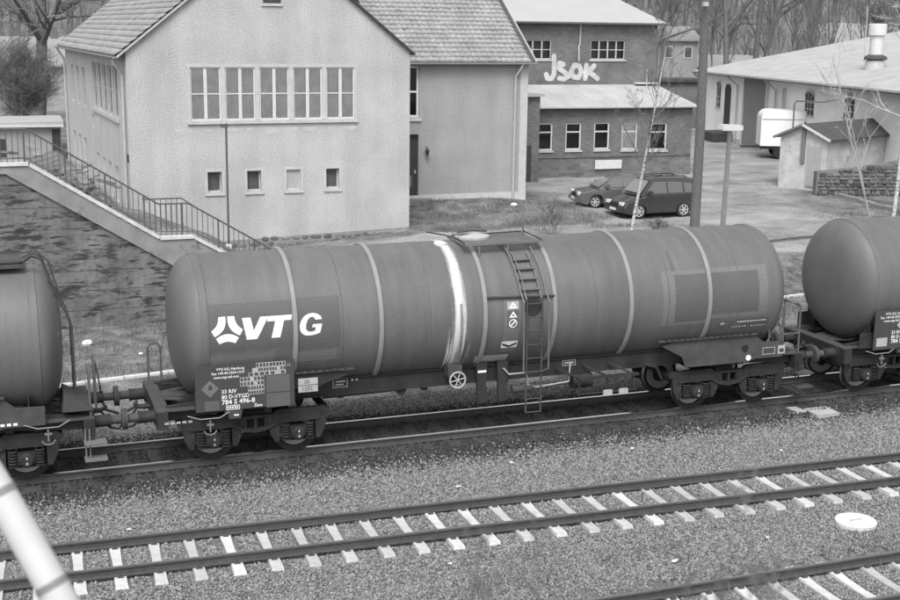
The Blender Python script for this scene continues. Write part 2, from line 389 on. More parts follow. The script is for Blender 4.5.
# ---------------------------------------------------------------- railway tracks
def rail_mesh(name, L, x0, top_m):
    pr = [(-.036,0),(.036,0),(.036,-.035),(.010,-.055),(.009,-.130),(.062,-.150),(.062,-.165),(-.062,-.165),(-.062,-.150),(-.009,-.130),(-.010,-.055),(-.036,-.035)]
    n = len(pr); V, F = [], []
    xs = np.linspace(x0, x0+L, 3)
    for x in xs: V += [(x, a, b) for a, b in pr]
    for i in range(len(xs)-1): F += [(i*n+j, i*n+(j+1) % n, (i+1)*n+(j+1) % n, (i+1)*n+j) for j in range(n)]
    F += [tuple(range(n))[::-1], tuple((len(xs)-1)*n+j for j in range(n))]
    me = bpy.data.meshes.new(name); me.from_pydata(V, [], F); me.update()
    me.materials.append(MT['rail_side']); me.materials.append(MT[top_m])
    for p in me.polygons:
        if abs(p.normal.z) > .9 and p.center.z > -.01: p.material_index = 1
    bm = bmesh.new(); bm.from_mesh(me); bmesh.ops.recalc_face_normals(bm, faces=bm.faces); bm.to_mesh(me); bm.free()
    return me
def sleeper_mesh():
    st = [(-1.25,.12,-.10),(-1.22,.10,-.008),(-.75,.10,0),(-.45,.088,-.035),(0,.08,-.045),(.45,.088,-.035),(.75,.10,0),(1.22,.10,-.008),(1.25,.12,-.10)]
    V, F = [], []
    for y, w, z in st: V += [(-w-.03, y, -.2), (w+.03, y, -.2), (w, y, z), (-w, y, z)]
    for i in range(len(st)-1): F += [(i*4+j, i*4+(j+1) % 4, (i+1)*4+(j+1) % 4, (i+1)*4+j) for j in range(4)]
    F += [(0,1,2,3), tuple(len(st)*4-4+j for j in (3,2,1,0))]
    b = MB().add(V, F); return b
def fastening_mb():
    b = MB()
    for y in (-.75, .75):
        for s in (-1, 1):
            b.box(-.05, .05, y+s*.10-.035, y+s*.10+.035, -.005, .022); b.tube([(0, y+s*.09, .02), (0, y+s*.09, .05)], .016, 5)
    return b
SLEEPERS = []   # (x, y, heading, half length) of the sleepers in view, so no stones lie on them
def make_track(name, label, loc, rz, cant, x0, L, pitch, off, kind, top):
    t = thing(name, label, 'railway track', loc, rz, 'parallel railway tracks')
    t.rotation_euler = (cant, -GX, rz)
    for y in (.75, -.75): link('rail', rail_mesh('rail', L, x0, top), t, (0, y, 0))
    if kind == 'concrete':
        me0 = sleeper_mesh().build('sleeper', 'sleeper', t); fa = tag(fastening_mb().build('rail_fastening', 'rail_side', me0), kind='stuff'); me, fm = me0.data, fa.data
    else:
        me0 = MB().box(-.13, .13, -1.28, 1.28, -.17, 0).build('sleeper', 'wood_sl', t); fa = tag(fastening_mb().build('rail_fastening', 'bogie', me0), kind='stuff'); me, fm = me0.data, fa.data
    k0 = math.ceil((x0-off)/pitch)+1; k1 = math.floor((x0+L-off)/pitch)-1
    for i, k in enumerate(range(k0, k1+1)):
        x = off+k*pitch; z = -.165 if kind == 'concrete' else -.172
        jx, jr = random.uniform(-.012, .012), random.uniform(-.012, .012)
        if kind != 'concrete': jr *= 2; jx *= 3
        if i == 0: o, f = me0, fa
        else:
            o = link('sleeper', me, t); f = tag(link('rail_fastening', fm, o), kind='stuff')
        o.location = (x+jx, random.uniform(-.02, .02), z); o.rotation_euler = (0, 0, jr)
        c, s = math.cos(rz), math.sin(rz); SLEEPERS.append((loc[0]+c*x, loc[1]+s*x, rz+jr))
    return t
make_track('railway_track', 'track with dark oily sleepers carrying the tank wagons', (0,0,0), 0, 0, -26, 66, .65, .2, 'wood', 'rail_top')
make_track('railway_track', 'empty middle track on pale concrete sleepers in front of the wagons', (0,-4.875,-.195), TH, -.0486, -14, 40, .66886, -3.017, 'concrete', 'rail_dull')
make_track('railway_track', 'track at the bottom right corner, only one rail in view beyond weeds', (0,-9.84,-.3), 0, 0, -14, 44, .655, 7.06, 'concrete', 'rail_dull')

# ---------------------------------------------------------------- ballast stones (uncountable)
def stones(name, P, m, smin, smax):
    me = bpy.data.meshes.new(name); me.vertices.add(len(P)); me.vertices.foreach_set('co', np.asarray(P, np.float32).ravel())
    o = link(name, me); tag(o, kind='stuff')
    g = bpy.data.node_groups.new(name, 'GeometryNodeTree'); g.interface.new_socket('Geometry', in_out='INPUT', socket_type='NodeSocketGeometry'); g.interface.new_socket('Geometry', in_out='OUTPUT', socket_type='NodeSocketGeometry')
    N, L = g.nodes, g.links; gi, go = N.new('NodeGroupInput'), N.new('NodeGroupOutput')
    ico = N.new('GeometryNodeMeshIcoSphere'); ico.inputs['Radius'].default_value = .5; ico.inputs['Subdivisions'].default_value = 1
    sm = N.new('GeometryNodeSetMaterial'); sm.inputs['Material'].default_value = MT[m]; L.new(ico.outputs['Mesh'], sm.inputs['Geometry'])
    iop = N.new('GeometryNodeInstanceOnPoints'); L.new(gi.outputs[0], iop.inputs['Points']); L.new(sm.outputs[0], iop.inputs['Instance'])
    r = N.new('FunctionNodeRandomValue'); r.data_type = 'FLOAT_VECTOR'; r.inputs[0].default_value = (0,0,0); r.inputs[1].default_value = (6.28,)*3; L.new(r.outputs[0], iop.inputs['Rotation'])
    s = N.new('FunctionNodeRandomValue'); s.data_type = 'FLOAT_VECTOR'; s.inputs[0].default_value = (smin, smin, smin*.7); s.inputs[1].default_value = (smax, smax, smax*.8); s.inputs['Seed'].default_value = 5; L.new(s.outputs[0], iop.inputs['Scale'])
    L.new(iop.outputs[0], go.inputs[0])
    md = o.modifiers.new('stones', 'NODES'); md.node_group = g
    return o
def ballast():
    n = 620000
    Y = RNG.uniform(-13, 3.2, n); depth = (Y+27)
    X = -4.1 + .36*depth + RNG.uniform(-.50, .56, n)*depth
    # density even over the ground: thin out the near rows
    keep = RNG.random(n) < (depth/30); X, Y = X[keep], Y[keep]
    ok = np.ones(len(X), bool)
    for sx, sy, a in SLEEPERS:
        dx, dy = X-sx, Y-sy; c, s = math.cos(a), math.sin(a); lx, ly = dx*c+dy*s, -dx*s+dy*c
        if abs(sy) > 2: ok &= ~((abs(lx) < .155) & (abs(ly) < 1.33))
        else: ok &= ~((abs(lx) < .10) & (abs(ly) < 1.2) & (RNG.random(len(X)) < .85))
    ok &= (X-11.4)**2+(Y+7.43)**2 > .43**2
    X, Y = X[ok], Y[ok]
    for yc in (lambda x: 0*x, tri_center, lambda x: 0*x-9.84):
        d = abs(abs(Y-yc(X))-.75); k = d > .075; X, Y = X[k], Y[k]
    thin = (Y > 2.2) & (RNG.random(len(X)) < .6); X, Y = X[~thin], Y[~thin]
    Z = T(X, Y) + RNG.uniform(-.012, .03, len(X))
    dirty = abs(Y+.1) + RNG.normal(0, .25, len(Y)) < 1.75
    P = np.stack([X, Y, Z], 1)
    stones('ballast_stones', P[~dirty], 'ballast', .022, .068); stones('dark_ballast_stones', P[dirty], 'ballast_d', .025, .066)
ballast()
# ---------------------------------------------------------------- tank wagons
RT, ZA = 1.5, 2.75
def TS(x, a, off=0): a = R(a); return (x, -(RT+off)*math.cos(a), ZA+(RT+off)*math.sin(a))
def ring(x, r, w, prof=None):
    return MB().lathe([(-w/2, RT-.02), (-w/2, r-.012), (-w/2+.015, r), (w/2-.015, r), (w/2, r-.012), (w/2, RT-.02)], 'x', (x, 0, ZA), 64)
def patch(x0, x1, a0, a1, off, na=None, edge=0):
    """curved sheet lying on the shell, with a thin edge"""
    na = na or max(2, int(abs(a1-a0)/4)); b = MB(); V = []
    for i in range(na+1):
        a = a0+(a1-a0)*i/na
        V += [TS(x0+edge*math.sin(i*2.1), a, off), TS(x1+edge*math.sin(i*1.7+1), a, off)]
    return b.add(V, [(2*i, 2*i+1, 2*i+3, 2*i+2) for i in range(na)])
def on_shell(V, F, x0, a0, off, slicev=.05):
    """wrap flat lettering (x, s) on the shell, s measured along the girth upward from angle a0"""
    bm = bmesh.new(); vs = [bm.verts.new((p[0], p[1], 0)) for p in V]
    for f in F:
        try: bm.faces.new([vs[i] for i in f])
        except ValueError: pass
    lo, hi = min(p[1] for p in V), max(p[1] for p in V); s = lo+slicev
    while s < hi:
        bmesh.ops.bisect_plane(bm, geom=bm.verts[:]+bm.edges[:]+bm.faces[:], plane_co=(0, s, 0), plane_no=(0,1,0)); s += slicev
    b = MB(); bm.verts.index_update()
    b.add([TS(x0+v.co.x, a0+math.degrees(v.co.y/RT), off) for v in bm.verts], [[v.index for v in f.verts] for f in bm.faces]); bm.free(); return b
def plate_text(root, items, y, m='white'):
    """items: (text, x, z, size, bold); upright on a plate facing -y"""
    b = MB()
    for s, x, z, size, bold in items:
        V, F = text_mesh(s, size, bold); b.add([(x+p[0], y, z+p[1]) for p in V], F)
    return b.build('lettering', m, root, recalc=False)

def emblem(root, x, a0, sc):
    pc = [(-42,-29),(-34,-23.5),(-22,-17.5),(-10,-14),(0,-13),(10,-14),(22,-17.5),(34,-23.5),(42,-29),(29,-50),(20,-46),(10,-43),(0,-42),(-10,-43),(-20,-46),(-29,-50)]
    for k in range(3):
        c, s = math.cos(k*2*math.pi/3), math.sin(k*2*math.pi/3)
        V = [((px*c-py*s)*sc, (px*s+py*c)*sc) for px, py in pc]
        F = [(i, i+1, 14-i, 15-i) if i < 7 else None for i in range(7)]; F = [(8-i, 7-i, 8+i+1-0, 8+i) for i in range(0)] or F
        F = [(0,1,14,15),(1,2,13,14),(2,3,12,13),(3,4,12),(4,5,12),(5,6,11,12),(6,7,10,11),(7,8,9,10)]
        on_shell(V, F, x, a0, .006, .03).build('emblem_blade', 'white', root, recalc=False)
def letter(root, poly, x, a0, sx, sy):
    V = [(p[0]*sx, p[1]*sy) for p in poly]
    F = [list(t) for t in tessellate_polygon([[Vector((p[0], p[1], 0)) for p in V]])]
    return on_shell(V, F, x, a0, .006).build('letter', 'white', root, recalc=False)

COIL = MB()
for k in range(5): COIL.lathe([(k*.062+.031+.024*math.cos(q*math.pi/3), .075+.024*math.sin(q*math.pi/3)) for q in range(7)], 'z', (0,0,0), 12)
def mesh_only(o): me = o.data; bpy.data.objects.remove(o); return me
COIL_ME = mesh_only(COIL.build('coil_spring', 'bogie', None, True))
def wheel_mb():
    return MB().lathe([(-.07,.11),(-.07,.20),(-.03,.22),(-.03,.36),(-.065,.385),(-.065,.46),(.04,.468),(.062,.495),(.075,.495),(.075,.38),(.035,.36),(.02,.22),(.07,.20),(.07,.11)], 'y', (0,0,0), 40)
WH_ME = mesh_only(wheel_mb().build('wheel', 'wheel', None, True))
def tread(): return MB().lathe([(-.062,.4605),(-.062,.462),(.038,.4695),(.038,.468)], 'y', (0,0,0), 40)
TR_ME = mesh_only(tread().build('wheel_tread', 'steel', None, True))
def bogie(root, xc):
    """two-axle bogie: side frames, bolster, four wheels, axle boxes, coil springs, brake beams"""
    b = MB()
    for s in (-1, 1):
        y = s*1.02
        up_ = [(-1.62,.90),(-1.5,.99),(-.5,1.0),(-.38,.92),(.38,.92),(.5,1.0),(1.5,.99),(1.62,.90)]
        lo_ = [(1.62,.80),(1.42,.84),(1.22,.83),(.62,.83),(.5,.80),(.26,.66),(0,.62),(-.26,.66),(-.5,.80),(-.62,.83),(-1.22,.83),(-1.42,.84),(-1.62,.80)]
        b.prism(up_+[(1.62,.84),(.55,.86),(.4,.86),(-.4,.86),(-.55,.86),(-1.62,.84)], 'xz', y-.06, y+.06)
        b.prism([(-.72,.84),(-.52,.74),(-.28,.60),(0,.55),(.28,.60),(.52,.74),(.72,.84),(.60,.84),(.44,.76),(.24,.67),(0,.63),(-.24,.67),(-.44,.76),(-.60,.84)], 'xz', y-.09, y+.09)
        for x in (-.22, 0, .22): b.box(x-.03, x+.03, y-.045, y+.045, .6, .9)
        for ax in (-.9, .9):
            for q in (-1, 1): b.prism([(ax+q*.66,.86),(ax+q*.60,.52),(ax+q*.50,.30),(ax+q*.40,.30),(ax+q*.385,.86)], 'xz', y-.05, y+.05)
            b.box(ax-.5, ax+.5, y-.082, y+.082, .72, .92)
    b.box(-.24, .24, -.82, .82, .6, .95); b.box(-1.62, -1.5, -1.02, 1.02, .82, .94); b.box(1.5, 1.62, -1.02, 1.02, .82, .94)
    for q in (-1, 1): b.tube([(q*.36, -.95, .42), (q*.36, .95, .42)], .05, 6)
    o = b.build('bogie', 'bogie', root); o.location = (xc, 0, 0)
    for ax in (-.9, .9):
        MB().tube([(ax, -1.0, .46), (ax, 1.0, .46)], .085, 10).build('axle', 'bogie', o, True)
        for s in (-1, 1):
            w = link('wheel', WH_ME, o, (ax, s*.75, .46)); w.rotation_euler = (0, 0, 0 if s > 0 else math.pi)
            if s > 0 or True:
                tr = link('wheel_tread', TR_ME, o, (ax, s*.75, .46)); tr.rotation_euler = w.rotation_euler
            bx = MB().box(ax-.17, ax+.17, s*1.02-.1, s*1.02+.1, .33, .62).prism([(ax-.34,.36),(ax+.34,.36),(ax+.34,.31),(ax-.34,.31)], 'xz', s*1.02-.1, s*1.02+.1)
            bx.lathe([(0,.15),(s*.07,.15),(s*.10,.11),(s*.10,0)], 'y', (ax, s*1.12, .47), 14).build('axle_box', 'bogie', o)
            b2 = MB()
            for dz in (-.055, .055): b2.box(ax-.018, ax+.018, s*1.222 if s < 0 else s*1.218, s*1.218 if s < 0 else s*1.222, .47+dz-.024, .47+dz+.024)
            b2.build('axle_box_mark', 'pale', o)
            for q in (-1, 1): link('coil_spring', COIL_ME, o, (ax+q*.26, s*1.07, .37))
    return o
def buffer(root, x, y, sgn):
    b = MB().lathe([(0,.19),(.02*sgn,.19),(.02*sgn,.125),(.30*sgn,.125),(.30*sgn,.14),(.34*sgn,.14)], 'x', (x, y, 1.06), 18)
    o = b.build('buffer', 'frame', root, True)
    MB().lathe([(.34*sgn,.09),(.50*sgn,.09),(.56*sgn,.09)], 'x', (x, y, 1.06), 16).build('buffer_plunger', 'frame_l', o, True)
    MB().lathe([(.55*sgn,.10),(.565*sgn,.22),(.60*sgn,.225),(.62*sgn,.20),(.622*sgn,0)], 'x', (x, y, 1.06), 24).build('buffer_head', 'frame_l', o, True)
    return o
def loop_rail(pts, r=.02): return MB().tube(pts, r, 6)
def arch(x0, x1, y, z0, z1, n=6, along='x'):
    rr = abs(x1-x0)/2; xc = (x0+x1)/2
    P = [(x0, z0), (x0, z1-rr)] + [(xc-rr*math.cos(math.pi*i/n), z1-rr+rr*math.sin(math.pi*i/n)) for i in range(1, n)] + [(x1, z1-rr), (x1, z0)]
    return [(a, y, b) for a, b in P] if along == 'x' else [(y, a, b) for a, b in P]

def end_frame(root, xh, sgn, steps):
    """headstock, deck, buffers and coupling of one end; xh = outer face of the headstock, sgn = outward direction"""
    b = MB()
    b.box(min(xh, xh-sgn*.22), max(xh, xh-sgn*.22), -1.3, 1.3, .86, 1.22)
    for s in (-1, 1): b.beam((xh-sgn*.22, s*.98, 1.12), (xh-sgn*2.6, s*.98, 1.3), .14, .30)
    b.build('headstock', 'frame', root)
    d = MB().prism([(xh-sgn*.02,-1.25),(xh-sgn*.9,-1.25),(xh-sgn*1.5,-.98),(xh-sgn*1.5,.98),(xh-sgn*.9,1.25),(xh-sgn*.02,1.25)], 'xy', 1.224, 1.25)
    d.v, d.f = [], []
    d.box(min(xh, xh-sgn*.26), max(xh, xh-sgn*.26), -1.25, 1.25, 1.224, 1.25); d.box(min(xh-sgn*.26, xh-sgn*1.5), max(xh-sgn*.26, xh-sgn*1.5), -.2, .2, 1.222, 1.246)
    for s in (-1, 1):
        d.prism([(xh-sgn*.26,s*1.25),(xh-sgn*.9,s*1.25),(xh-sgn*1.5,s*1.02),(xh-sgn*1.5,s*.78),(xh-sgn*.26,s*.92)], 'xy', 1.224, 1.25); d.beam((xh-sgn*.28, s*.25, 1.235), (xh-sgn*1.45, s*.75, 1.235), .16, .02)
    d.build('end_deck', 'frame_l', root)
    st = MB()
    for s in (-1, 1):
        st.prism([(xh-sgn*.5,1.252),(xh-sgn*1.6,1.252),(xh-sgn*1.75,1.75),(xh-sgn*1.55,1.7)], 'xz', s*.62-.015, s*.62+.015)
    st.build('saddle_bracket', 'frame', root)
    for s in (-1, 1): buffer(root, xh, s*.875, sgn)
    c = MB().tube([(xh, 0, 1.02), (xh+sgn*.22, 0, 1.03), (xh+sgn*.32, 0, 1.10), (xh+sgn*.26, 0, 1.17)], [.06,.055,.045,.03], 7)
    c.tube([(xh+sgn*.3, 0, 1.04), (xh+sgn*.58, 0, .92)], .035, 6).build('draw_hook', 'frame', root)
    h = MB()
    for y in (-.42, .45): h.tube([(xh, y, .95), (xh+sgn*.2, y, .92), (xh+sgn*.38, y*.7, .72), (xh+sgn*.56, y*.6, .66), (xh+sgn*.62, y*.5, .78)], .028, 6)
    h.build('brake_hose', 'rubber', root)
    if steps:
        t = MB()
        for x in (xh-sgn*.12, xh-sgn*.20): t.tube([(x, -1.33, 1.05), (x, -1.36, .42)], .02, 5)
        t.build('step_hanger', 'frame', root)
        for z in (.44, .78): MB().box(xh-sgn*.02-.22, xh-sgn*.02+.22, -1.52, -1.22, z-.02, z+.02).build('footstep', 'frame_l', root)

def wagon(name, label, loc_x, x0, x1, xa, xb, h0, h1, bands, seams, rz=0):
    """x0,x1 tips of the dished ends; xa,xb bogie centres; h0,h1 outer faces of the headstocks"""
    root = thing(name, label, 'tank wagon', (loc_x, 0, GX*loc_x), rz, 'tank wagons on the far track'); root.rotation_euler = (0, -GX if abs(rz) < 1 else GX, rz)
    c = .52; prof = []
    for i in range(13):      # dished end: knuckle and crown
        t = i/12; r = RT*math.sin(t*math.pi/2)**.66; prof.append((x0+c*(1-math.cos(t*math.pi/2))**1.0, max(r, 1e-5)))
    mid = [(x0+c+.02, RT)]
    for x in np.linspace(x0+c+1, x1-c-1, 12): mid.append((float(x), RT))
    prof2 = [(x1+x0-p[0], p[1]) for p in prof[::-1]]
    MB().lathe(prof+mid+[(x1-c-.02, RT)]+prof2, 'x', (0, 0, ZA), 96).build('tank', 'tank', root, True, angle=50)
    for x in bands: ring(x, RT+.05, .10).build('tank_band', 'band', root, True)
    for x in (x0+c+.03, x1-c-.03): ring(x, RT+.018, .16).build('end_rim', 'tank', root, True)
    for x in seams: ring(x, RT+.009, .045).build('weld_seam', 'seam', root, True)
    f = MB()
    for s in (-1, 1):
        y = s*.93
        f.box(xa-.9, xb+.9, y-.01, y+.01, 1.18, 1.56); f.box(xa-.9, xb+.9, y-.09 if s < 0 else y-.01, y+.01 if s < 0 else y+.09, 1.18, 1.20); f.box(xa-.9, xb+.9, y-.07 if s < 0 else y-.01, y+.01 if s < 0 else y+.07, 1.54, 1.555)
    for x in np.linspace(xa+1.9, xb-1.9, 5): f.box(x-.06, x+.06, -.92, .92, 1.08, 1.22)
    f.build('side_sill', 'frame', root)
    MB().box(h0+.2, h1-.2, -.16, .16, .98, 1.22).build('centre_sill', 'frame', root)
    for xc, q in ((xa, 1), (xb, -1)):
        for s in (-1, 1):
            zb = 1.16 if q < 0 else 1.50
            P = [(xc+q*2.0,1.72),(xc+q*1.45,max(1.42, zb+.06)),(xc+q*1.35,zb),(xc-q*.3,zb),(xc-q*.55,1.22),(xc-q*1.3,1.22),(xc-q*1.3,1.60),(xc-q*.75,1.62),(xc-q*.5,1.83),(xc+q*1.6,1.83)]
            y = s*1.30; o = MB().prism(P, 'xz', y-.012, y+.012).build('saddle_plate', 'frame_l' if q < 0 else 'frame', root)
            MB().box(min(xc+q*2.1, xc-q*.55), max(xc+q*2.1, xc-q*.55), y-.08, y+.05, 1.83, 1.85).build('saddle_flange', 'frame_l', root)
            b = MB()
            for k in range(15): b.box(xc+q*(1.9-k*.16)-.035, xc+q*(1.9-k*.16)+.035, y+s*.055-.03, y+s*.055+.03, 1.852, 1.875)
            b.build('saddle_pads', 'frame', root)
            for xx in (xc-q*1.0, xc-q*.2, xc+q*.6): MB().prism([(xx-.01,1.2),(xx+.01,1.2),(xx+.01,1.8),(xx-.01,1.8)], 'xz', min(y, s*.95), max(y, s*.95)).build('gusset', 'frame', root)
            if q < 0 and s < 0:
                MB().lathe([(0,.085),(-.014,.085),(-.014,0)], 'y', (xc+.25, y-.012, 1.5), 18).build('inspection_hole', 'dark', root)
                MB().lathe([(0,.07),(-.016,.07),(-.016,0)], 'y', (xc+.35, y-.012, 1.26), 12).build('round_marker', 'white', root)
        b = MB().box(xc-.5, xc+.5, -.9, .9, 1.0, 1.2); b.build('bolster', 'frame', root)
        bogie(root, xc)
    end_frame(root, h0, -1, False); end_frame(root, h1, 1, True)
    return root

# ---- the lettered wagon in the middle
w = wagon('tank_wagon', 'whole grey tank wagon with large white VTG lettering, between two others', 0, -.70, 13.88, .9, 12.41, -1.16, 14.31,
          [1.70, 3.56, 5.92, 7.58, 9.48, 11.52], [2.72, 4.66, 8.6, 10.45, 12.1, 12.3])
MAIN = w
def sheet(x0, x1, a0, a1, m, off=.003, name='painted_panel', edge=0): return patch(x0, x1, a0, a1, off, edge=edge).build(name, m, w, recalc=False)
sheet(-.12, 1.65, -11, 27, 'tank_dark'); sheet(1.75, 2.66, -14, 28, 'tank_dark')
sheet(-.08, 1.25, -24, -14, 'tank_mid', .0035); sheet(1.76, 2.6, -26, -16, 'tank_mid', .0035)
sheet(10.62, 11.46, -17, 26, 'tank_dark'); sheet(11.58, 12.85, -12, 26, 'tank_dark')
sheet(10.3, 11.46, -20, 30, 'tank_mid', .0015); sheet(11.58, 13.1, -16, 31, 'tank_mid', .0015); sheet(11.86, 13.2, -29, -19, 'plate_mid', .0045)
emblem(w, .285, 6.2, .0056)
V_ = [(0,1),(.22,1),(.29,.40),(.47,1),(.68,1),(.37,0),(.10,0)]
letter(w, V_, .60, -2.4, .80, .455)
T_ = [(.0,1),(.60,1),(.57,.77),(.39,.77),(.28,0),(.06,0),(.17,.77),(-.03,.77)]
letter(w, T_, 1.14, -2.4, .84, .455)
G_ = [(.63,.70),(.60,.84),(.51,.95),(.39,1.0),(.27,.98),(.14,.88),(.05,.70),(0,.48),(.01,.26),(.07,.10),(.17,.01),(.30,0),(.44,.03),(.57,.10),(.63,.50),(.37,.50),(.345,.36),(.45,.36),(.43,.21),(.33,.17),(.235,.19),(.175,.30),(.18,.50),(.225,.70),(.30,.82),(.37,.835),(.42,.79),(.44,.70)]
letter(w, G_, 1.79, -2.8, .76, .47)
# white spill beside the manhole running down the shell
patch(4.95, 5.74, -56, 104, .006, na=40).build('white_spill', 'spill', w, True, recalc=False, angle=180)
MB().tube([TS(5.36, a, .03) for a in range(14, -52, -6)], .022, 6).build('drain_pipe', 'band', w, True)
MB().lathe([(0,.12),(.10,.15),(.14,.05)], 'z', (5.30, -.25, 4.16), 10).build('vent_valve', 'white', w, True)
# warning signs on the shell
def sign_bits():
    sheet(6.36, 6.74, -35, 15, 'tank_mid', .005)
    for a0, a1 in ((6.5, 13), (-1.2, 5.2), (-9.5, -2.2)): sheet(6.44, 6.71, a0, a1, 'pale' if a0 > 6 else 'plate_mid', .007, 'warning_sign')
    for a0, m in ((7.2, 'white'), (-.6, 'white')):
        V = [(-.10, 0), (.10, 0), (0, .14)]; I = [(-.035, .03), (.035, .03), (0, .09)]
        on_shell(V+I, [(0,1,4,3),(1,2,5,4),(2,0,3,5)], 6.575, a0, .009).build('warning_triangle', m, w, recalc=False)
    n = 18; V = [(q*math.cos(2*math.pi*i/n), q*math.sin(2*math.pi*i/n)) for q in (.10, .075) for i in range(n)]
    on_shell(V, [(i, (i+1) % n, n+(i+1) % n, n+i) for i in range(n)], 6.575, -5.8, .009).build('prohibition_ring', 'white', w, recalc=False)
    on_shell([(-.075,-.05),(-.05,-.075),(.075,.05),(.05,.075)], [(0,1,2,3)], 6.575, -5.8, .0092).build('prohibition_bar', 'white', w, recalc=False)
    sheet(6.36, 6.74, -29.5, -22.5, 'white', .007, 'arrow_sign')
    on_shell([(-.17,.06),(0,-.02),(.17,.06),(.17,-.0),(0,-.08),(-.17,-.0)], [(0,1,4,5),(1,2,3,4)], 6.55, -26.2, .009).build('arrow_mark', 'plate', w, recalc=False)
    patch(5.80, 6.60, -46, -37, .012).build('data_panel', 'pale', w, recalc=False)
sign_bits()
# small lines of lettering on the right of the shell (illegible in the photograph: dashes)
def dashes(x, a, n, m='white', h=.035):
    V, F = [], []; r = random.Random(n); p = 0
    for i in range(n):
        l = r.uniform(.03, .07); V += [(p,0),(p+l,0),(p+l,h),(p,h)]; F.append((4*i, 4*i+1, 4*i+2, 4*i+3)); p += l+r.uniform(.012, .03)
    on_shell(V, F, x, a, .008).build('small_lettering', m, w, recalc=False)
dashes(12.35, -22.3, 12, h=.03); dashes(12.25, -28.2, 5, 'pale', .05); dashes(12.75, -28.4, 6, 'pale', .05)
on_shell([(0,.05),(-.08,0),(0,-.05),(.08,0)], [(0,1,2,3)], 11.95, -22.5, .008).build('hazard_mark', 'pale', w, recalc=False)
# manhole platform on top
g = MB()
for k in range(11): g.box(5.72, 7.5, -.78+k*.1, -.78+k*.1+.035, 4.285, 4.305)
for k in range(18): g.box(5.74+k*.1, 5.74+k*.1+.012, -.78, .23, 4.286, 4.30)
g.build('walkway_grating', 'tank_mid', w)
e = MB()
for y in (-.82, .34): e.box(5.68, 7.56, y-.02, y+.02, 4.26, 4.32)
for x in (5.7, 6.6, 7.54): e.box(x-.02, x+.02, -.8, .32, 4.255, 4.284)
for x in (6.02, 6.7): e.box(x-.02, x+.02, -.83, -.80, 4.02, 4.3)
e.build('walkway_frame', 'tank_mid', w)
d = MB().lathe([(0,.36),(.10,.36),(.12,.40),(.17,.40),(.21,.34),(.24,.15),(.25,.0)], 'z', (6.15, -.02, 4.18), 24); d.build('manhole_dome', 'pale', w, True)
MB().tube([(5.8, -.02, 4.44), (6.15, -.02, 4.47), (6.5, -.02, 4.44)], .025, 6).build('dome_clamp', 'frame_l', w)
MB().tube([(5.68, -.82, 4.30), (5.52, -.80, 4.42), (5.3, -.5, 4.48), (5.1, .1, 4.46)], .016, 5).build('folded_handrail', 'frame', w)
MB().tube([(7.55, -.82, 4.30), (7.3, -.8, 4.42), (7.2, -.5, 4.48), (7.4, 0, 4.46), (7.55, .3, 4.32)], .016, 5).build('folded_handrail', 'frame', w)
MB().tube([(5.6, -.2, 4.42), (6.6, -.1, 4.40), (7.3, -.15, 4.42)], .014, 5).build('dome_lever', 'frame', w)
# ladder from the rail up the side, bending over the shell
def ladder():
    o = MB()
    for x in (6.86, 7.22): o.tube([(x, -1.62, .55), (x, -1.62, 2.75), (x, -1.60, 3.15)], .022, 6)
    L0 = o.build('ladder', 'frame_l', w)
    for z in np.arange(.56, 3.1, .31): MB().tube([(6.86, -1.62, z), (7.22, -1.62, z)], .016, 5).build('ladder_rung', 'frame_l', L0)
    for x in (6.74, 7.34): MB().tube([(x+.02, -1.70, 1.55), (x, -1.72, 3.1)] + [TS(x-.12*(a-15)/60, a, .12) for a in (20, 30, 40, 50, 60, 66)] + [(x-.15, -.6, 4.40)], .017, 6).build('ladder_handrail', 'tank_mid', L0)
    for x in (6.86, 7.22): MB().tube([(x, -1.60, 3.1)] + [TS(x-.12*(a-15)/60, a, .06) for a in (20, 30, 40, 50, 58)], .02, 6).build('upper_stile', 'tank_mid', L0)
    for a in (22, 31, 40, 49): MB().box(6.80-.12*(a-15)/60, 7.24-.12*(a-15)/60, TS(0, a, .06)[1]-.045, TS(0, a, .06)[1]+.045, TS(0, a, .06)[2]-.010, TS(0, a, .06)[2]+.010).build('ladder_step', 'tank_mid', L0)
    MB().tube([(6.74, -1.70, 1.57), (6.84, -1.66, 1.5), (7.24, -1.66, 1.5), (7.36, -1.70, 1.57)], .017, 6).build('ladder_foot_bow', 'frame_l', L0)
ladder()
MB().tube([TS(5.96, 17.5, .05), TS(7.56, 15.5, .05)], .028, 6).build('side_rail', 'frame_l', w)
MB().lathe([(0,.20),(-.03,.20),(-.03,.17)], 'y', (7.04, -1.50, 2.95), 16).build('ring_bracket', 'frame', w)
# valve, hand wheel and legs below the shell
hw = MB(); n = 16; hc = (5.36, -1.30, 1.36)
hw.tube([(hc[0]+.18*math.cos(2*math.pi*i/n), hc[1], hc[2]+.18*math.sin(2*math.pi*i/n)) for i in range(n+1)], .022, 5, False)
for k in range(3): a = math.pi*k/3+.2; hw.tube([(hc[0]-.18*math.cos(a), hc[1], hc[2]-.18*math.sin(a)), (hc[0]+.18*math.cos(a), hc[1], hc[2]+.18*math.sin(a))], .014, 5)
hw.build('handwheel', 'pale', w)
MB().tube([(5.36, -1.28, 1.36), (5.36, -.9, 1.36)], .05, 8).box(5.16, 5.48, -1.25, -.95, 1.42, 1.68).build('outlet_valve', 'frame_l', w)
for x in (6.0, 6.5): MB().prism([(x-.13,1.66),(x+.13,1.66),(x+.09,.72),(x-.09,.72)], 'xz', -1.12, -1.04).build('support_leg', 'frame', w)
MB().box(5.9, 6.1, -1.135, -1.122, 1.43, 1.48).build('leg_mark', 'white', w)
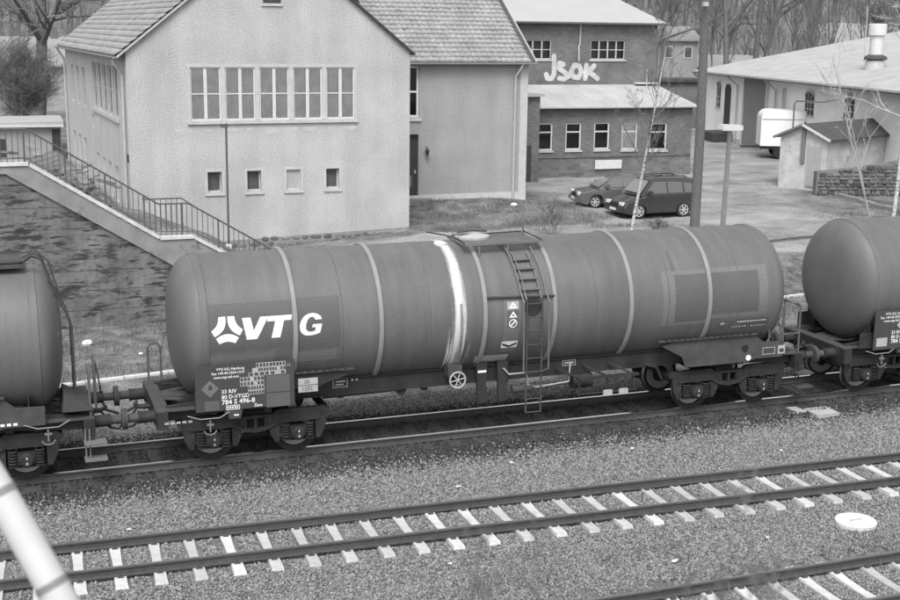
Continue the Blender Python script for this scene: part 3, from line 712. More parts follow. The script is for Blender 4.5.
MB().tube([(6.5, -1.15, 1.5), (6.62, -1.2, 1.36), (7.05, -1.2, 1.36), (7.08, -1.2, 1.08), (7.3, -1.2, 1.0), (8.1, -1.2, 1.06), (8.15, -1.15, 1.5)], .02, 5).build('brake_pipe', 'pale', w)
MB().lathe([(-.24,0),(-.24,.09),(.22,.09),(.22,0)], 'x', (6.95, -1.15, .98), 12).build('brake_cylinder', 'frame_l', w, True)
MB().lathe([(-.25,0),(-.25,.17),(.25,.17),(.25,0)], 'x', (8.5, -1.0, 1.0), 16).build('air_reservoir', 'frame', w, True)
b = MB()
for x in (8.25, 8.95, 9.6): b.tube([(x-.4, -1.0, 1.35), (x, -1.45, 1.18), (x, -1.45, .78)], .03, 5)
b.tube([(8.2, -1.45, .80), (9.7, -1.45, .80)], .025, 5); b.box(8.2, 9.75, -1.5, -1.4, 1.14, 1.2); b.build('side_step_frame', 'frame', w)
for x in (8.95, 9.35): MB().box(x-.11, x+.11, -1.52, -1.47, .74, .86).build('lever_plate', 'pale', w)
b = MB().tube([(10.0, -1.2, 1.3), (10.35, -1.2, 1.2), (10.5, -1.2, .9)], .03, 5).tube([(2.4, -.9, 1.12), (4.2, -.9, 1.15)], .025, 5).prism([(4.0,1.18),(4.3,1.18),(4.22,1.02),(4.12,1.02)], 'xz', -.95, -.9)
b.build('brake_rigging', 'frame', w)
# data board at the left end
NB = MB().box(-.40, 1.66, -1.475, -1.455, 1.22, 2.19).build('data_board', 'plate', w)
plate_text(w, [('VTG AG, Hamburg', .04, 2.075, .073, .016), ('Fax +49-40-2354-1210', -.06, 1.99, .073, .016), ('www.vtg-rail.com', -.02, 1.905, .073, .016),
   ('33 RIV', .13, 1.58, .115, .012), ('80 D-VTGD', .13, 1.465, .115, .012), ('784 5 496-8', .13, 1.345, .142, .018), ('Zacs', .80, 1.245, .09, .018), (': :', 1.52, 2.06, .08, .03)], -1.478)
def table(x0, x1, z0, z1, rows, cols, seed):
    cols = int(cols*1.5)
    r = random.Random(seed); b = MB(); k = MB(); b.box(x0, x1, -1.480, -1.476, z0, z1); dz = (z1-z0)/rows; dx = (x1-x0)/cols
    for i in range(rows):
        for j in range(cols):
            if r.random() < .85: k.box(x0+j*dx+dx*.13, x0+(j+1)*dx-dx*r.uniform(.08, .25), -1.483, -1.4795, z0+i*dz+dz*.16, z0+(i+1)*dz-dz*.14)
    o = b.build('load_table', 'pale', w); k.build('table_cells', 'plate', o)
table(.86, 1.48, 2.075, 2.17, 1, 6, 1); table(.78, 1.48, 1.985, 2.07, 1, 8, 2); table(.70, 1.48, 1.90, 1.98, 1, 5, 3)
table(.52, 1.02, 1.80, 1.89, 1, 5, 4); table(.52, 1.02, 1.70, 1.795, 1, 5, 5); table(.68, 1.02, 1.60, 1.695, 1, 4, 6); table(.68, 1.02, 1.51, 1.595, 1, 4, 7)
MB().prism([(-.10,1.52),(.08,1.70),(-.10,1.88),(-.28,1.70)], 'xz', -1.480, -1.476).build('hazard_diamond', 'tank_mid', w)
MB().prism([(-.14,1.68),(-.06,1.68),(-.05,1.74),(-.10,1.80),(-.13,1.74)], 'xz', -1.484, -1.4805).build('flame_mark', 'plate', w)
MB().box(-.22, .08, -1.480, -1.476, 1.24, 1.44).build('blank_card', 'plate_mid', w)
MB().box(1.06, 1.56, -1.485, -1.476, 1.52, 1.88).build('card_holder', 'plate_mid', w); MB().box(1.06, 1.56, -1.485, -1.476, 1.2, 1.50).build('card_holder', 'plate_mid', w)
b = MB()
for z in (1.22, 1.305): b.box(.22, .50, -1.480, -1.476, z, z+.012)
for x in (.22, .49): b.box(x, x+.012, -1.480, -1.476, 1.232, 1.305)
for k in range(5): b.box(.25+k*.047, .28+k*.047, -1.480, -1.476, 1.25, 1.29)
b.build('framed_mark', 'white', w)
MB().prism([(.24,1.2),(.56,1.2),(.52,1.02),(.28,1.02)], 'xz', -1.46, -1.44).build('lower_tag', 'frame_l', w)
MB().box(.5-.12, .5-.02, -1.466, -1.461, 1.08, 1.11).build('tag_mark', 'white', w)
MB().box(1.76, 2.18, -1.40, -1.38, 1.43, 1.73).build('hazard_number_plate', 'pale', w)
plate_text(w, [('30', 1.88, 1.615, .12, .012), ('1202', 1.83, 1.465, .12, .012)], -1.403, 'plate_mid'); MB().box(1.76, 2.18, -1.404, -1.401, 1.575, 1.59).build('plate_divider', 'plate_mid', w)
b = MB()
for x0, z0, x1, z1 in ((2.62,1.33,2.95,1.345),(2.62,1.52,2.95,1.535),(2.62,1.345,2.635,1.52),(2.935,1.345,2.95,1.52),(2.68,1.45,2.9,1.48),(2.68,1.38,2.86,1.41),(3.03,1.46,3.08,1.50),(3.13,1.46,3.18,1.50)): b.box(x0, x1, -.950, -.942, z0, z1)
b.build('sill_marking', 'pale', w)
b = MB()
for x0, z0, x1, z1 in ((8.05,1.36,8.38,1.375),(8.05,1.48,8.38,1.495),(8.05,1.375,8.065,1.48),(8.365,1.375,8.38,1.48),(8.1,1.41,8.33,1.45)): b.box(x0, x1, -.950, -.942, z0, z1)
b.build('sill_marking', 'pale', w)
b = MB()
for x0, z0, x1, z1 in ((13.15,1.3,13.5,1.315),(13.15,1.46,13.5,1.475),(13.15,1.315,13.165,1.46),(13.485,1.315,13.5,1.46)): b.box(x0, x1, -1.318, -1.3125, z0, z1)
b.box(13.58, 13.78, -1.318, -1.3125, 1.29, 1.50); b.build('frame_marking', 'pale', w)
MB().box(13.62, 13.74, -1.322, -1.3185, 1.33, 1.42).build('marking_cells', 'plate', w)
# anchor-like towing hooks painted white on the frame, chains
def anchor(root, x, z, y=-1.5):
    a = MB().tube([(x, y, z+.22), (x, y, z-.02)], .022, 5).tube([(x-.13, y, z-.0), (x-.08, y, z-.07), (x, y, z-.09), (x+.08, y, z-.07), (x+.13, y, z-.0)], .018, 5).box(x-.07, x+.07, y-.02, y+.02, z+.11, z+.15)
    a.build('tie_down_hook', 'tank_mid', root)
    MB().tube([(x-.45, y+.05, z+.34), (x-.2, y, z+.26), (x+.2, y, z+.26), (x+.42, y+.05, z+.36)], .012, 5).build('hook_chain', 'band', root)
anchor(w, -.12, .82)
b = MB()
for k in range(5): b.box(-1.02+k*.12, -.94+k*.12, -1.325, -1.31, .98, 1.02)
b.build('headstock_marking', 'pale', w)
# handrail loops at the ends
MB().tube(arch(-1.03, -.75, 1.22, 1.23, 2.1), .022, 6).build('shunter_handrail', 'iron', w)
for y in (-.95,): MB().tube(arch(13.35, 13.65, y-.3, 1.2, 2.1), .02, 6).build('shunter_handrail', 'iron', w)
b = MB()
for x, y in ((13.72, -1.25), (14.2, -1.25), (14.2, -.6), (14.2, -.1)): b.tube([(x, y, 1.25), (x, y, 2.42)], .024, 6)
b.tube([(13.72, -1.25, 2.42), (13.85, -1.25, 2.5), (14.1, -1.25, 2.5), (14.2, -1.25, 2.42), (14.2, -.6, 2.44), (14.2, .5, 2.42), (14.2, .5, 1.25)], .024, 6); b.tube([(13.72, -1.25, 2.3), (13.1, -1.25, 1.25)], .02, 5); b.tube([(13.72, -1.25, 1.75), (14.2, -1.25, 1.75), (14.2, .5, 1.75)], .018, 5)
b.build('platform_railing', 'iron', w)

# ---- the wagon leaving the frame on the left
w2 = wagon('tank_wagon', 'dark grey tank wagon cut by the left edge, walkway and bent ladder at its end', -16.5, -1.2, 13.62, .9, 11.87, -1.16, 14.11, [3.2, 6.1, 9.0], [1.5, 7.6])
X2 = -16.5
b = MB(); b.box(1.5, 12.95, -.62, .62, 4.36, 4.38); b.box(1.5, 12.95, -.62, -.59, 4.27, 4.42); b.box(1.5, 12.95, .59, .62, 4.27, 4.42); b.build('walkway', 'frame_l', w2)
for x in (3.2, 6.1, 9.0, 12.2):
    MB().box(x-.04, x+.04, -.6, .6, 4.2, 4.36).build('walkway_bracket', 'frame', w2)
lad = MB()
for y in (-.62, -.16): lad.tube([(12.95, y, 4.40), (13.12, y, 4.50), (13.3, y, 4.42), (13.42, y, 4.0), (13.72, y, 3.3), (13.80, y, 3.0), (13.80, y, 1.3)], .026, 6)
L2 = lad.build('end_ladder', 'frame_l', w2)
for z in np.arange(1.55, 4.0, .3):
    x = 13.80 if z < 3.05 else float(np.interp(z, [3.0, 3.3, 4.0], [13.80, 13.72, 13.42])); MB().tube([(x, -.62, z), (x, -.16, z)], .016, 5).build('ladder_rung', 'frame_l', L2)
MB().tube([(12.95, -.7, 4.42), (13.2, -.7, 4.62), (13.42, -.7, 4.4), (13.6, -.7, 3.7)], .02, 6).build('ladder_handrail', 'frame_l', w2)
MB().prism([(13.55,1.75),(14.05,1.45),(14.10,1.40),(13.5,1.40)], 'xz', -1.2, -.2).build('platform_step', 'frame_l', w2)
MB().tube(arch(-.55, -.2, 14.2, 1.25, 2.35, along='y'), .022, 6).build('shunter_handrail', 'iron', w2); MB().tube(arch(-1.15, -.85, 14.05, 1.25, 2.3, along='y'), .022, 6).build('shunter_handrail', 'iron', w2)
MB().tube([(14.2, -.5, 2.3), (14.3, -.45, 1.7), (14.35, .2, 1.35)], .02, 5).build('brake_handle', 'iron', w2)
anchor(w2, 13.2, .95)
b = MB()
for k in range(4): b.box(12.2+k*.12, 12.28+k*.12, -1.325, -1.3125, 1.26, 1.31)
b.build('frame_marking', 'white', w2); MB().box(11.5, 11.95, -1.34, -1.3125, 1.22, 1.48).build('frame_plate', 'pale', w2)
def w2dash():
    global w
    sv = w; w = w2; dashes(11.35, -22, 3, h=.05); w = sv
w2dash()
# lettering on the dished end, where the photograph shows one line
MB().box(13.50, 13.52, -1.05, -.62, 2.93, 3.02).build('end_lettering', 'pale', w2)
for k, o in enumerate(x for x in w2.children if x.name.startswith('footstep')): o.data.materials.clear(); o.data.materials.append(MT['tank_mid'])
for o in [x for x in w2.children if x.name.startswith('step_hanger')]: o.data.materials.clear(); o.data.materials.append(MT['tank_mid'])

# ---- the wagon leaving the frame on the right
w3 = wagon('tank_wagon', 'grey tank wagon cut by the right edge, rounded dark end facing the gap', 14.92+1.77, -.93, 14.2, .55, 12.1, -1.16, 14.31, [3.6, 6.5, 9.4, 12.0], [.5, 1.6, 5.2])
MB().box(-.46, 1.6, -1.475, -1.455, 1.20, 2.19).build('data_board', 'plate', w3)
plate_text(w3, [('VTG AG, Hamburg', -.16, 2.07, .085, .012), ('Fax +49-40-2354-1210', -.30, 1.98, .085, .012), ('www.vtg-rail.com', -.2, 1.895, .085, .012), ('33 RIV', .05, 1.58, .115, .012), ('80 D-VTGD', .05, 1.465, .115, .012), ('784 5', .05, 1.345, .142, .018)], -1.478)
MB().prism([(.38,1.62),(.56,1.80),(.38,1.98),(.20,1.80)], 'xz', -1.480, -1.476).build('hazard_diamond', 'pale', w3)
MB().box(-.38, -.06, -1.480, -1.476, 1.28, 1.50).build('blank_card', 'pale', w3)
anchor(w3, -.2, .85)
# ---------------------------------------------------------------- buildings
def wall_mb(w, h0, h1, ops, t=.35, depth=.16):
    """wall in the local xz plane (front at y=0, facing -y), openings (x0,x1,z0,z1) with reveals"""
    b = MB(); xs = sorted({0, w} | {a for o in ops for a in o[:2]}); zs = sorted({h0, h1} | {a for o in ops for a in o[2:4]})
    for i in range(len(xs)-1):
        for j in range(len(zs)-1):
            cx, cz = (xs[i]+xs[i+1])/2, (zs[j]+zs[j+1])/2
            if any(o[0] < cx < o[1] and o[2] < cz < o[3] for o in ops): continue
            b.add([(xs[i],0,zs[j]),(xs[i+1],0,zs[j]),(xs[i+1],0,zs[j+1]),(xs[i],0,zs[j+1])], [(0,1,2,3)])
    for x0, x1, z0, z1 in ops:
        b.add([(x0,0,z0),(x1,0,z0),(x1,0,z1),(x0,0,z1),(x0,t,z0),(x1,t,z0),(x1,t,z1),(x0,t,z1)], [(0,4,5,1),(1,5,6,2),(2,6,7,3),(3,7,4,0)])
    return b
def xf(b, loc, rz):
    c, s = math.cos(rz), math.sin(rz); b.v = [(loc[0]+c*x-s*y, loc[1]+s*x+c*y, loc[2]+z) for x, y, z in b.v]; return b
def window(root, x0, x1, z0, z1, cols=2, rows=2, m='winframe', curtain=True, loc=(0,0,0), rz=0, dep=.14, fw_=.055, mid=None, pane='glass', back='dark', rowz=None):
    """window set into an opening: frame with bars (part), panes, curtain or dark room behind (sub-parts)"""
    f = MB(); y0, y1 = dep-.03, dep+.03
    f.box(x0, x0+fw_, y0, y1, z0, z1); f.box(x1-fw_, x1, y0, y1, z0, z1); f.box(x0+fw_, x1-fw_, y0, y1, z0, z0+fw_); f.box(x0+fw_, x1-fw_, y0, y1, z1-fw_, z1)
    xs = [x0+(x1-x0)*i/cols for i in range(cols+1)]; zs = rowz or [z0+(z1-z0)*j/rows for j in range(rows+1)]
    for x in xs[1:-1]: f.box(x-(mid or fw_*.7), x+(mid or fw_*.7), y0-.012, y1-.012, z0+fw_, z1-fw_)
    for z in zs[1:-1]:
        for i in range(cols): f.box(xs[i]+fw_*.72, xs[i+1]-fw_*.72, y0+.004, y1-.004, z-fw_*.4, z+fw_*.4)
    o = xf(f, loc, rz).build('window', m, root)
    for i in range(cols):
        for j in range(len(zs)-1):
            xf(MB().box(xs[i]+.01, xs[i+1]-.01, dep-.006, dep+.006, zs[j]+.01, zs[j+1]-.01), loc, rz).build('pane', pane, o)
    if curtain:
        c = MB(); n = 40; V = []
        for i in range(n+1):
            x = x0+(x1-x0)*i/n; V += [(x, dep+.035+.012*math.sin(i*1.9), z0), (x, dep+.035+.012*math.sin(i*1.9), z1)]
        c.add(V, [(2*i, 2*i+2, 2*i+3, 2*i+1) for i in range(n)]); xf(c, loc, rz).build('curtain', 'curtain', o, True, angle=180)
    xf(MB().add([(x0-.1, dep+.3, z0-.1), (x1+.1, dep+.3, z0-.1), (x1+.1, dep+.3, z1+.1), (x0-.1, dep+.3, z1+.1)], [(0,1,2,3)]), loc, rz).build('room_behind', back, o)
    return o
def tiles(name, root, P0, U, S, nu, ns, m='tile', tw=.26, tl=.34, jitter=.012, th=.022, roll=True):
    """pantiles on a roof plane: origin P0, U along the eave, S up the slope; nu x ns tiles as one part"""
    U, S = Vector(U).normalized(), Vector(S).normalized(); Nn = U.cross(S).normalized()
    if Nn.z < 0: Nn = -Nn
    pr = [(0, .0), (.18, .045), (.38, .055), (.55, .02), (.8, .004), (1.0, .0)]; k = len(pr); V = []; F = []
    r = random.Random(4)
    for j in range(ns):
        for i in range(nu):
            o = len(V); jl, jh = r.uniform(-jitter, jitter), r.uniform(-.006, .006)
            base = Vector(P0)+U*(i*tw)+S*(j*tl*.88+jl)
            for s_, lift in ((0, th+.028+jh), (tl, .006+jh)):
                for a, h in pr: V.append(base+U*(a*tw)+S*s_+Nn*(lift+h*.8))
            for a, h in pr: V.append(base+U*(a*tw)+Nn*(.004+h*.4))
            for q in range(k-1): F += [(o+q, o+q+1, o+k+q+1, o+k+q), (o+2*k+q, o+2*k+q+1, o+q+1, o+q)]
    o = np_mesh(name, V, F, m, root); tag(o, kind='stuff'); return o
def gutter(root, a, b, r=.075, m='zinc'):
    a, b = Vector(a), Vector(b); d = (b-a).normalized(); n = 8; sd = d.cross(Vector((0,0,1))).normalized(); V = []
    for p in (a, b):
        for rr in (r, r-.012):
            for i in range(n+1): t = math.pi+math.pi*i/n; V.append(p+sd*(rr*math.cos(t))+Vector((0,0,rr*math.sin(t))))
    m_ = n+1; F = []
    for i in range(n): F += [(i, i+1, 2*m_+i+1, 2*m_+i), (m_+i, 3*m_+i, 3*m_+i+1, m_+i+1)]
    F += [(0, 2*m_, 3*m_, m_), (n, m_+n, 3*m_+n, 2*m_+n)]
    return MB().add(V, F).build('gutter', m, root, True)

# ---- station house: roughcast gable building
A0 = (1.8, 22.8); AW, AD, AZ = 11.28, 22.2, 8.03
A = thing('station_house', 'large roughcast gable building with five curtained windows above small square ones', 'building', B2W(*A0), PHI)
gw = [(2.36+i*1.345, 2.36+i*1.345+1.18) for i in range(5)]; gz = (5.40, 7.42)
sw = [(2.94, 3.50), (4.5, 5.06), (6.08, 6.66), (7.72, 8.26)]; sz = (2.62, 3.42)
ops = [(a, b, *gz) for a, b in gw] + [(a, b, *sz) for a, b in sw]
wb = wall_mb(AW, .2, AZ, ops)
wb.add([(0,0,AZ),(AW,0,AZ),(AW/2,0,AZ+AW/2*.8)], [(0,1,2)]); wb.build('gable_wall', 'plaster', A)
for i, (a, b) in enumerate(gw): window(A, a, b, *gz, fw_=.06, mid=.065, dep=.06)
for i, (a, b) in enumerate(sw):
    window(A, a, b, *sz, 1, 1, 'winframe_g', False, dep=.2, fw_=.05, pane='old_pane') if i != 2 else window(A, a, b, *sz, 1, 1, 'winframe_g', False, dep=.10, fw_=.05, back='pale')
    MB().box(a-.10, b+.10, -.055, -.002, sz[0]-.13, sz[0]-.03).build('window_sill', 'trim', A)
    if i == 2: MB().box(a+.05, b-.05, .085, .11, sz[0]+.05, sz[1]-.05).build('shutter_board', 'pale', A)
    s = MB(); s.box(a-.09, a, -.012, .05, sz[0], sz[1]+.09); s.box(b, b+.09, -.012, .05, sz[0], sz[1]+.09); s.box(a, b, -.012, .05, sz[1], sz[1]+.09); s.build('window_surround', 'trim', A)
x0, x1 = gw[0][0]-.08, gw[-1][1]+.08
MB().box(x0-.05, x1+.05, -.09, -.002, 5.26, 5.38).build('window_sill', 'trim', A)
s = MB(); s.box(x0-.06, x1+.06, -.02, -.001, gz[1]+.0, gz[1]+.12)
for i in range(6): xx = gw[0][0]-.09 if i == 0 else gw[i-1][1]; xe = gw[0][0] if i == 0 else (gw[i][0] if i < 5 else gw[4][1]+.09); s.box(xx, xe, -.02, -.001, 5.4, gz[1])
s.build('window_surround', 'trim', A)
# plastered patches lost below the sill
r = random.Random(3); pb = MB()
for i in range(9):
    cx = 2.2+i*.8+r.uniform(-.2, .2); n = 9; rr = r.uniform(.10, .34); pts = [(cx+rr*1.5*math.cos(2*math.pi*k/n)*r.uniform(.6, 1.2), 5.15-.12+min(.1, .5*rr*math.sin(2*math.pi*k/n)*r.uniform(.6, 1.2))) for k in range(n)]
    pb.add([(a, -.004, z) for a, z in pts]+[(cx, -.006, 5.08)], [(k, (k+1) % n, n) for k in range(n)])
pb.build('bare_patches', 'trim', A)
# vent high in the gable
MB().box(5.2, 6.0, -.06, -.002, 9.74, 9.84).build('vent_sill', 'trim', A); MB().box(5.25, 5.95, -.02, -.002, 9.84, 10.4).build('attic_vent', 'darkdoor', A)
# stone plinth, stones one by one
pl = MB().prism([(0,-.4),(AW-.02,-.4),(AW-.02,.90),(3.2,.68),(0,.6)], 'xz', -.06, -.002).build('plinth', 'mortar', A)
z = -.05
for row in range(5):
    x = 2.6+r.uniform(0, .3); hh = (.22, .19, .2, .17, .16)[row]
    while x < AW-.1:
        wd = min(r.uniform(.2, .55), AW-x-.02); top = .92-(AW-x)*.028
        if z+hh < top+.05:
            n = 7; cx, cz = x+wd/2, z+hh/2; P = [(cx+wd*.5*math.cos(2*math.pi*k/n+.4)*r.uniform(.85, 1.08), cz+hh*.5*math.sin(2*math.pi*k/n+.4)*r.uniform(.85, 1.1)) for k in range(n)]
            pr = r.uniform(.075, .12); b = MB().add([(a, -.055, q) for a, q in P]+[(cx+(a-cx)*.75, -pr, cz+(q-cz)*.75) for a, q in P], [tuple(range(n, 2*n))]+[(k, (k+1) % n, n+(k+1) % n, n+k) for k in range(n)])
            b.build('stone', 'stone', pl)
        x += wd+.03
    z += hh+.02
# long side wall towards the left, local x runs from far to near
def side(b): return xf(b, (0, AD, 0), -math.pi/2)
big = [(AD-10.45+i*1.66, AD-10.45+i*1.66+1.38) for i in range(5)]
big = [(AD-(33.4-22.8)+i*1.68, AD-(33.4-22.8)+i*1.68+1.42) for i in range(5)]
nar = [(AD-(42.5-22.8)+i*2.4, AD-(42.5-22.8)+i*2.4+1.25) for i in range(3)]
low1 = [(AD-(32.9-22.8)+i*2.0, AD-(32.9-22.8)+i*2.0+.85) for i in range(4)]
low2 = [(AD-(42.7-22.8)+i*2.3, AD-(42.7-22.8)+i*2.3+1.2) for i in range(3)]
sops = [(a, b, 5.35, 7.35) for a, b in big] + [(a, b, 5.1, 6.95) for a, b in nar] + [(a, b, 1.9, 3.35) for a, b in low1] + [(a, b, 2.0, 3.6) for a, b in low2] + [(AD-10.6-.75, AD-10.6, 4.35, 4.95)]
side(wall_mb(AD, .2, AZ, sops)).build('side_wall', 'plaster_side', A)
for a, b, z0, z1 in sops: window(A, a, b, z0, z1, 1 if b-a < 1.3 else 2, 2 if z1-z0 > 1 else 1, 'winframe_g', False, (0, AD, 0), -math.pi/2, dep=.12, fw_=.06, pane='old_pane')
side(MB().box(big[0][0]-.1, big[-1][1]+.1, -.09, -.002, 5.18, 5.33)).build('window_sill', 'trim', A)
s = MB().add([(AW,0,.2),(AW,AD,.2),(AW,AD,AZ),(AW,0,AZ)], [(0,1,2,3)]); s.add([(0,AD,.2),(AW,AD,.2),(AW,AD,AZ),(AW/2,AD,AZ+AW/2*.8),(0,AD,AZ)], [(0,1,2,3,4)]); s.build('rear_wall', 'plaster2', A)
MB().box(.2, AW-.2, .6, AD-.2, 8.2, 8.25).build('attic_floor', 'dark', A)
# roof: two slabs and tiles on the visible left slope
zr = AZ+AW/2*.8+.1
rf = MB()
for sgn in (-1, 1):
    xe = -.36 if sgn < 0 else AW+.16; ze = AZ+.1-.8*(.36 if sgn < 0 else .16); P = [(AW/2, zr), (xe, ze), (xe, ze-.10), (AW/2, zr-.14)]
    rf.prism(P, 'xz', -.12, AD+.3)
rf.build('roof', 'darkroof', A)
sl = math.hypot(AW/2+.36, (AW/2+.36)*.8)
tiles('roof_tiles', A, (-.40, -.12, AZ+.1-.8*.40+.015), (0, 1, 0), (1, 0, .8), int((AD+.3)/.30), int(sl/.34/.88)+0, tw=.30, tl=.40, th=.03)
MB().beam((-.36, -.15, AZ-.26), (AW/2, -.15, zr-.06), .04, .07).build('verge_board', 'zinc', A); MB().beam((AW+.16, -.15, AZ-.10), (AW/2, -.15, zr-.06), .04, .08).build('verge_board', 'darkdoor', A)
gutter(A, (-.45, -.15, AZ-.22), (-.45, AD+.3, AZ-.22), .085)
MB().tube([(-.45, .25, AZ-.32), (-.42, .25, AZ-.45), (-.12, .45, AZ-.85), (-.09, .45, AZ-1.0), (-.09, .45, .6)], .055, 8).build('downpipe', 'zinc', A, True)
MB().tube([(-.45, AD-.3, AZ-.32), (-.12, AD-.4, AZ-.85), (-.09, AD-.4, .6)], .055, 8).build('downpipe', 'zinc', A, True)
MB().box(-.06, -.002, .12, .24, 3.85, 4.15).build('fuse_box', 'darkdoor', A)

# ---- annex with the tiled roof
B0 = (13.09, 27.0); BW, BZ, BS = 7.28, 7.62, .72
Bb = thing('annex_building', 'plain roughcast annex with tiled roof and dark door, joined behind the gable house', 'building', B2W(*B0), PHI)
bo = [(1.45, 1.98, 5.10, 7.35), (1.42, 1.96, 1.55, 4.35)]
wall_mb(BW, .6, BZ, bo).build('front_wall', 'plaster2', Bb)
s = MB().add([(BW,0,.6),(BW,9,.6),(BW,9,BZ),(BW,4.5,BZ+4.5*BS),(BW,0,BZ)], [(0,1,2,3,4)]); s.add([(0,9,.6),(BW,9,.6),(BW,9,BZ),(0,9,BZ)], [(0,1,2,3)]); s.build('end_wall', 'plaster2', Bb)
window(Bb, 1.45, 1.98, 5.10, 7.35, 1, 2, 'winframe', False, dep=.12, fw_=.10); MB().box(1.40, 2.06, -.08, -.002, 4.94, 5.06).build('window_sill', 'trim', Bb)
dr = MB().box(1.42, 1.96, .16, .22, 1.55, 4.35).build('door', 'darkdoor', Bb); MB().box(1.82, 1.88, .11, .158, 2.6, 2.75).build('door_handle', 'zinc', dr); MB().box(1.5, 1.7, .148, .158, 2.0, 2.5).build('door_panel', 'pole', dr)
for k in range(3): MB().box(.9-.0, 2.5+k*.35, -.35-k*.42, -.002-(k*.42 if k else 0), 1.0, 1.50-k*.17).build('doorstep', 'concrete_d', Bb)
MB().box(0, BW, -.05, -.001, .6, 1.62).build('plinth', 'render_old', Bb)
rf = MB(); zr = BZ+4.5*BS+.12
for sgn in (-1, 1):
    yo = 4.5+sgn*(4.5+.30); P = [(4.5, zr), (yo, zr-BS*4.8), (yo, zr-BS*4.8-.1), (4.5, zr-.14)]; rf.prism(P, 'yz', .2, BW+.22)
rf.build('roof', 'darkroof', Bb)
tiles('roof_tiles', Bb, (.22, -.34, zr-BS*4.84+.015), (1, 0, 0), (0, 1, BS), int((BW)/.27), 19, tw=.27, tl=.38, th=.07)
MB().beam((BW+.24, -.32, zr-BS*4.8), (BW+.24, 4.5, zr), .05, .14).build('verge_board', 'zinc', Bb)
gutter(Bb, (.8, -.40, BZ-.12), (BW+.3, -.40, BZ-.12), .075)
MB().tube([(6.85, -.36, BZ-.18), (6.75, -.30, BZ-.4), (6.62, -.09, BZ-.75), (6.60, -.09, 1.3)], .055, 8).build('downpipe', 'zinc', Bb, True)
MB().box(6.9, 7.28, -.012, -.001, 1.62, BZ).build('corner_strip', 'trim', Bb)
lw = thing('wall_lantern', 'small black lantern on the wall beside the annex door', 'lamp', B2W(B0[0]+2.3, B0[1]-.02, 3.55), PHI)
MB().tube([(0, 0, .22), (0, -.12, .26), (0, -.2, .2)], .018, 5).build('bracket', 'iron', lw)
MB().lathe([(-.14,.05),(.08,.10),(.09,.13),(.20,.02)], 'z', (0, -.2, 0), 6).build('lantern_glass', 'darkdoor', lw)

# ---- brick building behind the yard
K0 = (22.85, 36.0); KW = 9.85; KZ = 4.95
K = thing('brick_building', 'dark brick workshop with low flat front, tall upper storey and white graffiti', 'building', (K0[0], K0[1], 0), 0)
kw = [(.50+i*1.655, 1.43+i*1.655) for i in range(3)]; kops = [(a+.03*i, b+.03*i, 2.66, 4.12) for i, (a, b) in enumerate(kw)] + [(5.53, 6.5, 2.62, 4.1), (7.25, 8.32, 2.56, 4.06)]
wall_mb(KW, .6, KZ, kops).build('front_wall', 'brick', K)
for i, o in enumerate(kops):
    window(K, *o, 1, 2, 'winframe', i in (3,), dep=.10, fw_=.085, rowz=[o[2], o[2]+(o[3]-o[2])*.66, o[3]], back='pale' if i == 3 else 'dark')
    MB().box(o[0]-.05, o[1]+.05, -.07, -.002, o[2]-.10, o[2]-.01).build('window_sill', 'trim', K)
MB().box(0, KW, -.06, -.002, .5, 1.95).build('plinth', 'brick_dark', K); MB().box(-.01, KW+.01, -.05, -.001, 2.25, 2.33).build('brick_band', 'brick_dark', K)
MB().add([(KW,0,.5),(KW,13,.5),(KW,13,KZ),(KW,0,KZ)], [(0,1,2,3)]).add([(0,0,.5),(0,13,.5),(0,13,KZ),(0,0,KZ)], [(0,1,2,3)]).build('side_wall', 'brick', K)
# lean-to roof, hipped at the right
zt = 5.98; MB().add([(-.0,-.28,KZ+.02),(KW+.25,-.28,KZ+.02),(KW-.45,3.5,zt),(-.0,3.5,zt),(KW+.25,13,KZ+.02),(KW-.45,13,zt),(0,-.28,KZ-.06),(KW+.25,-.28,KZ-.06),(KW+.25,13,KZ-.06)], [(0,1,2,3),(1,4,5,2),(0,6,7,1),(1,7,8,4)]).build('low_roof', 'sheet', K)
gutter(K, (0, -.36, KZ), (KW+.28, -.36, KZ), .07, 'trim')
UX0, UX1, UY, UZ = -1.4, KW-.5, 3.5, 9.45
uops = [(1.10-UX0, 2.76-UX0, 7.38, 8.42), (5.18-UX0, 7.32-UX0, 7.38, 8.44)]
wall = wall_mb(UX1-UX0, 5.6, UZ, uops); xf(wall, (UX0, UY, 0), 0); wall.build('upper_wall', 'brick', K)
for o, c in zip(uops, (3, 4)): window(K, *o, c, 2, 'winframe_g', False, (UX0, UY, 0), 0, dep=.08, fw_=.05, back='pole'); xf(MB().box(o[0]-.08, o[1]+.08, -.06, -.002, o[2]-.10, o[2]-.01), (UX0, UY, 0), 0).build('window_sill', 'trim', K)
s = MB()
for x in (UX0, UX1): s.add([(x,UY,.6),(x,UY+9,.6),(x,UY+9,UZ),(x,UY+4.5,UZ+1.3),(x,UY,UZ)], [(0,1,2,3,4)])
s.build('upper_side_wall', 'brick', K)
MB().box(UX0, UX1, UY-.004, UY-.001, 7.16, 7.22).build('brick_band', 'brick_dark', K)
u = MB().add([(UX0-.2,UY-.4,UZ-.02),(UX1+.35,UY-.4,UZ-.02),(UX1-.9,UY+5,UZ+1.75),(UX0-.2,UY+5,UZ+1.75),(UX0-.2,UY-.4,UZ-.14),(UX1+.35,UY-.4,UZ-.14),(UX1+.35,UY+10,UZ-.02),(UX1+.35,UY+10,UZ-.14),(UX0-.2,UY+10,UZ-.02)], [(0,1,2,3),(0,4,5,1),(1,5,7,6),(1,6,2),(3,2,6,8)]); u.build('upper_roof', 'sheet_b', K)
gutter(K, (UX0-.2, UY-.48, UZ-.02), (UX1+.38, UY-.48, UZ-.02), .075, 'pale')
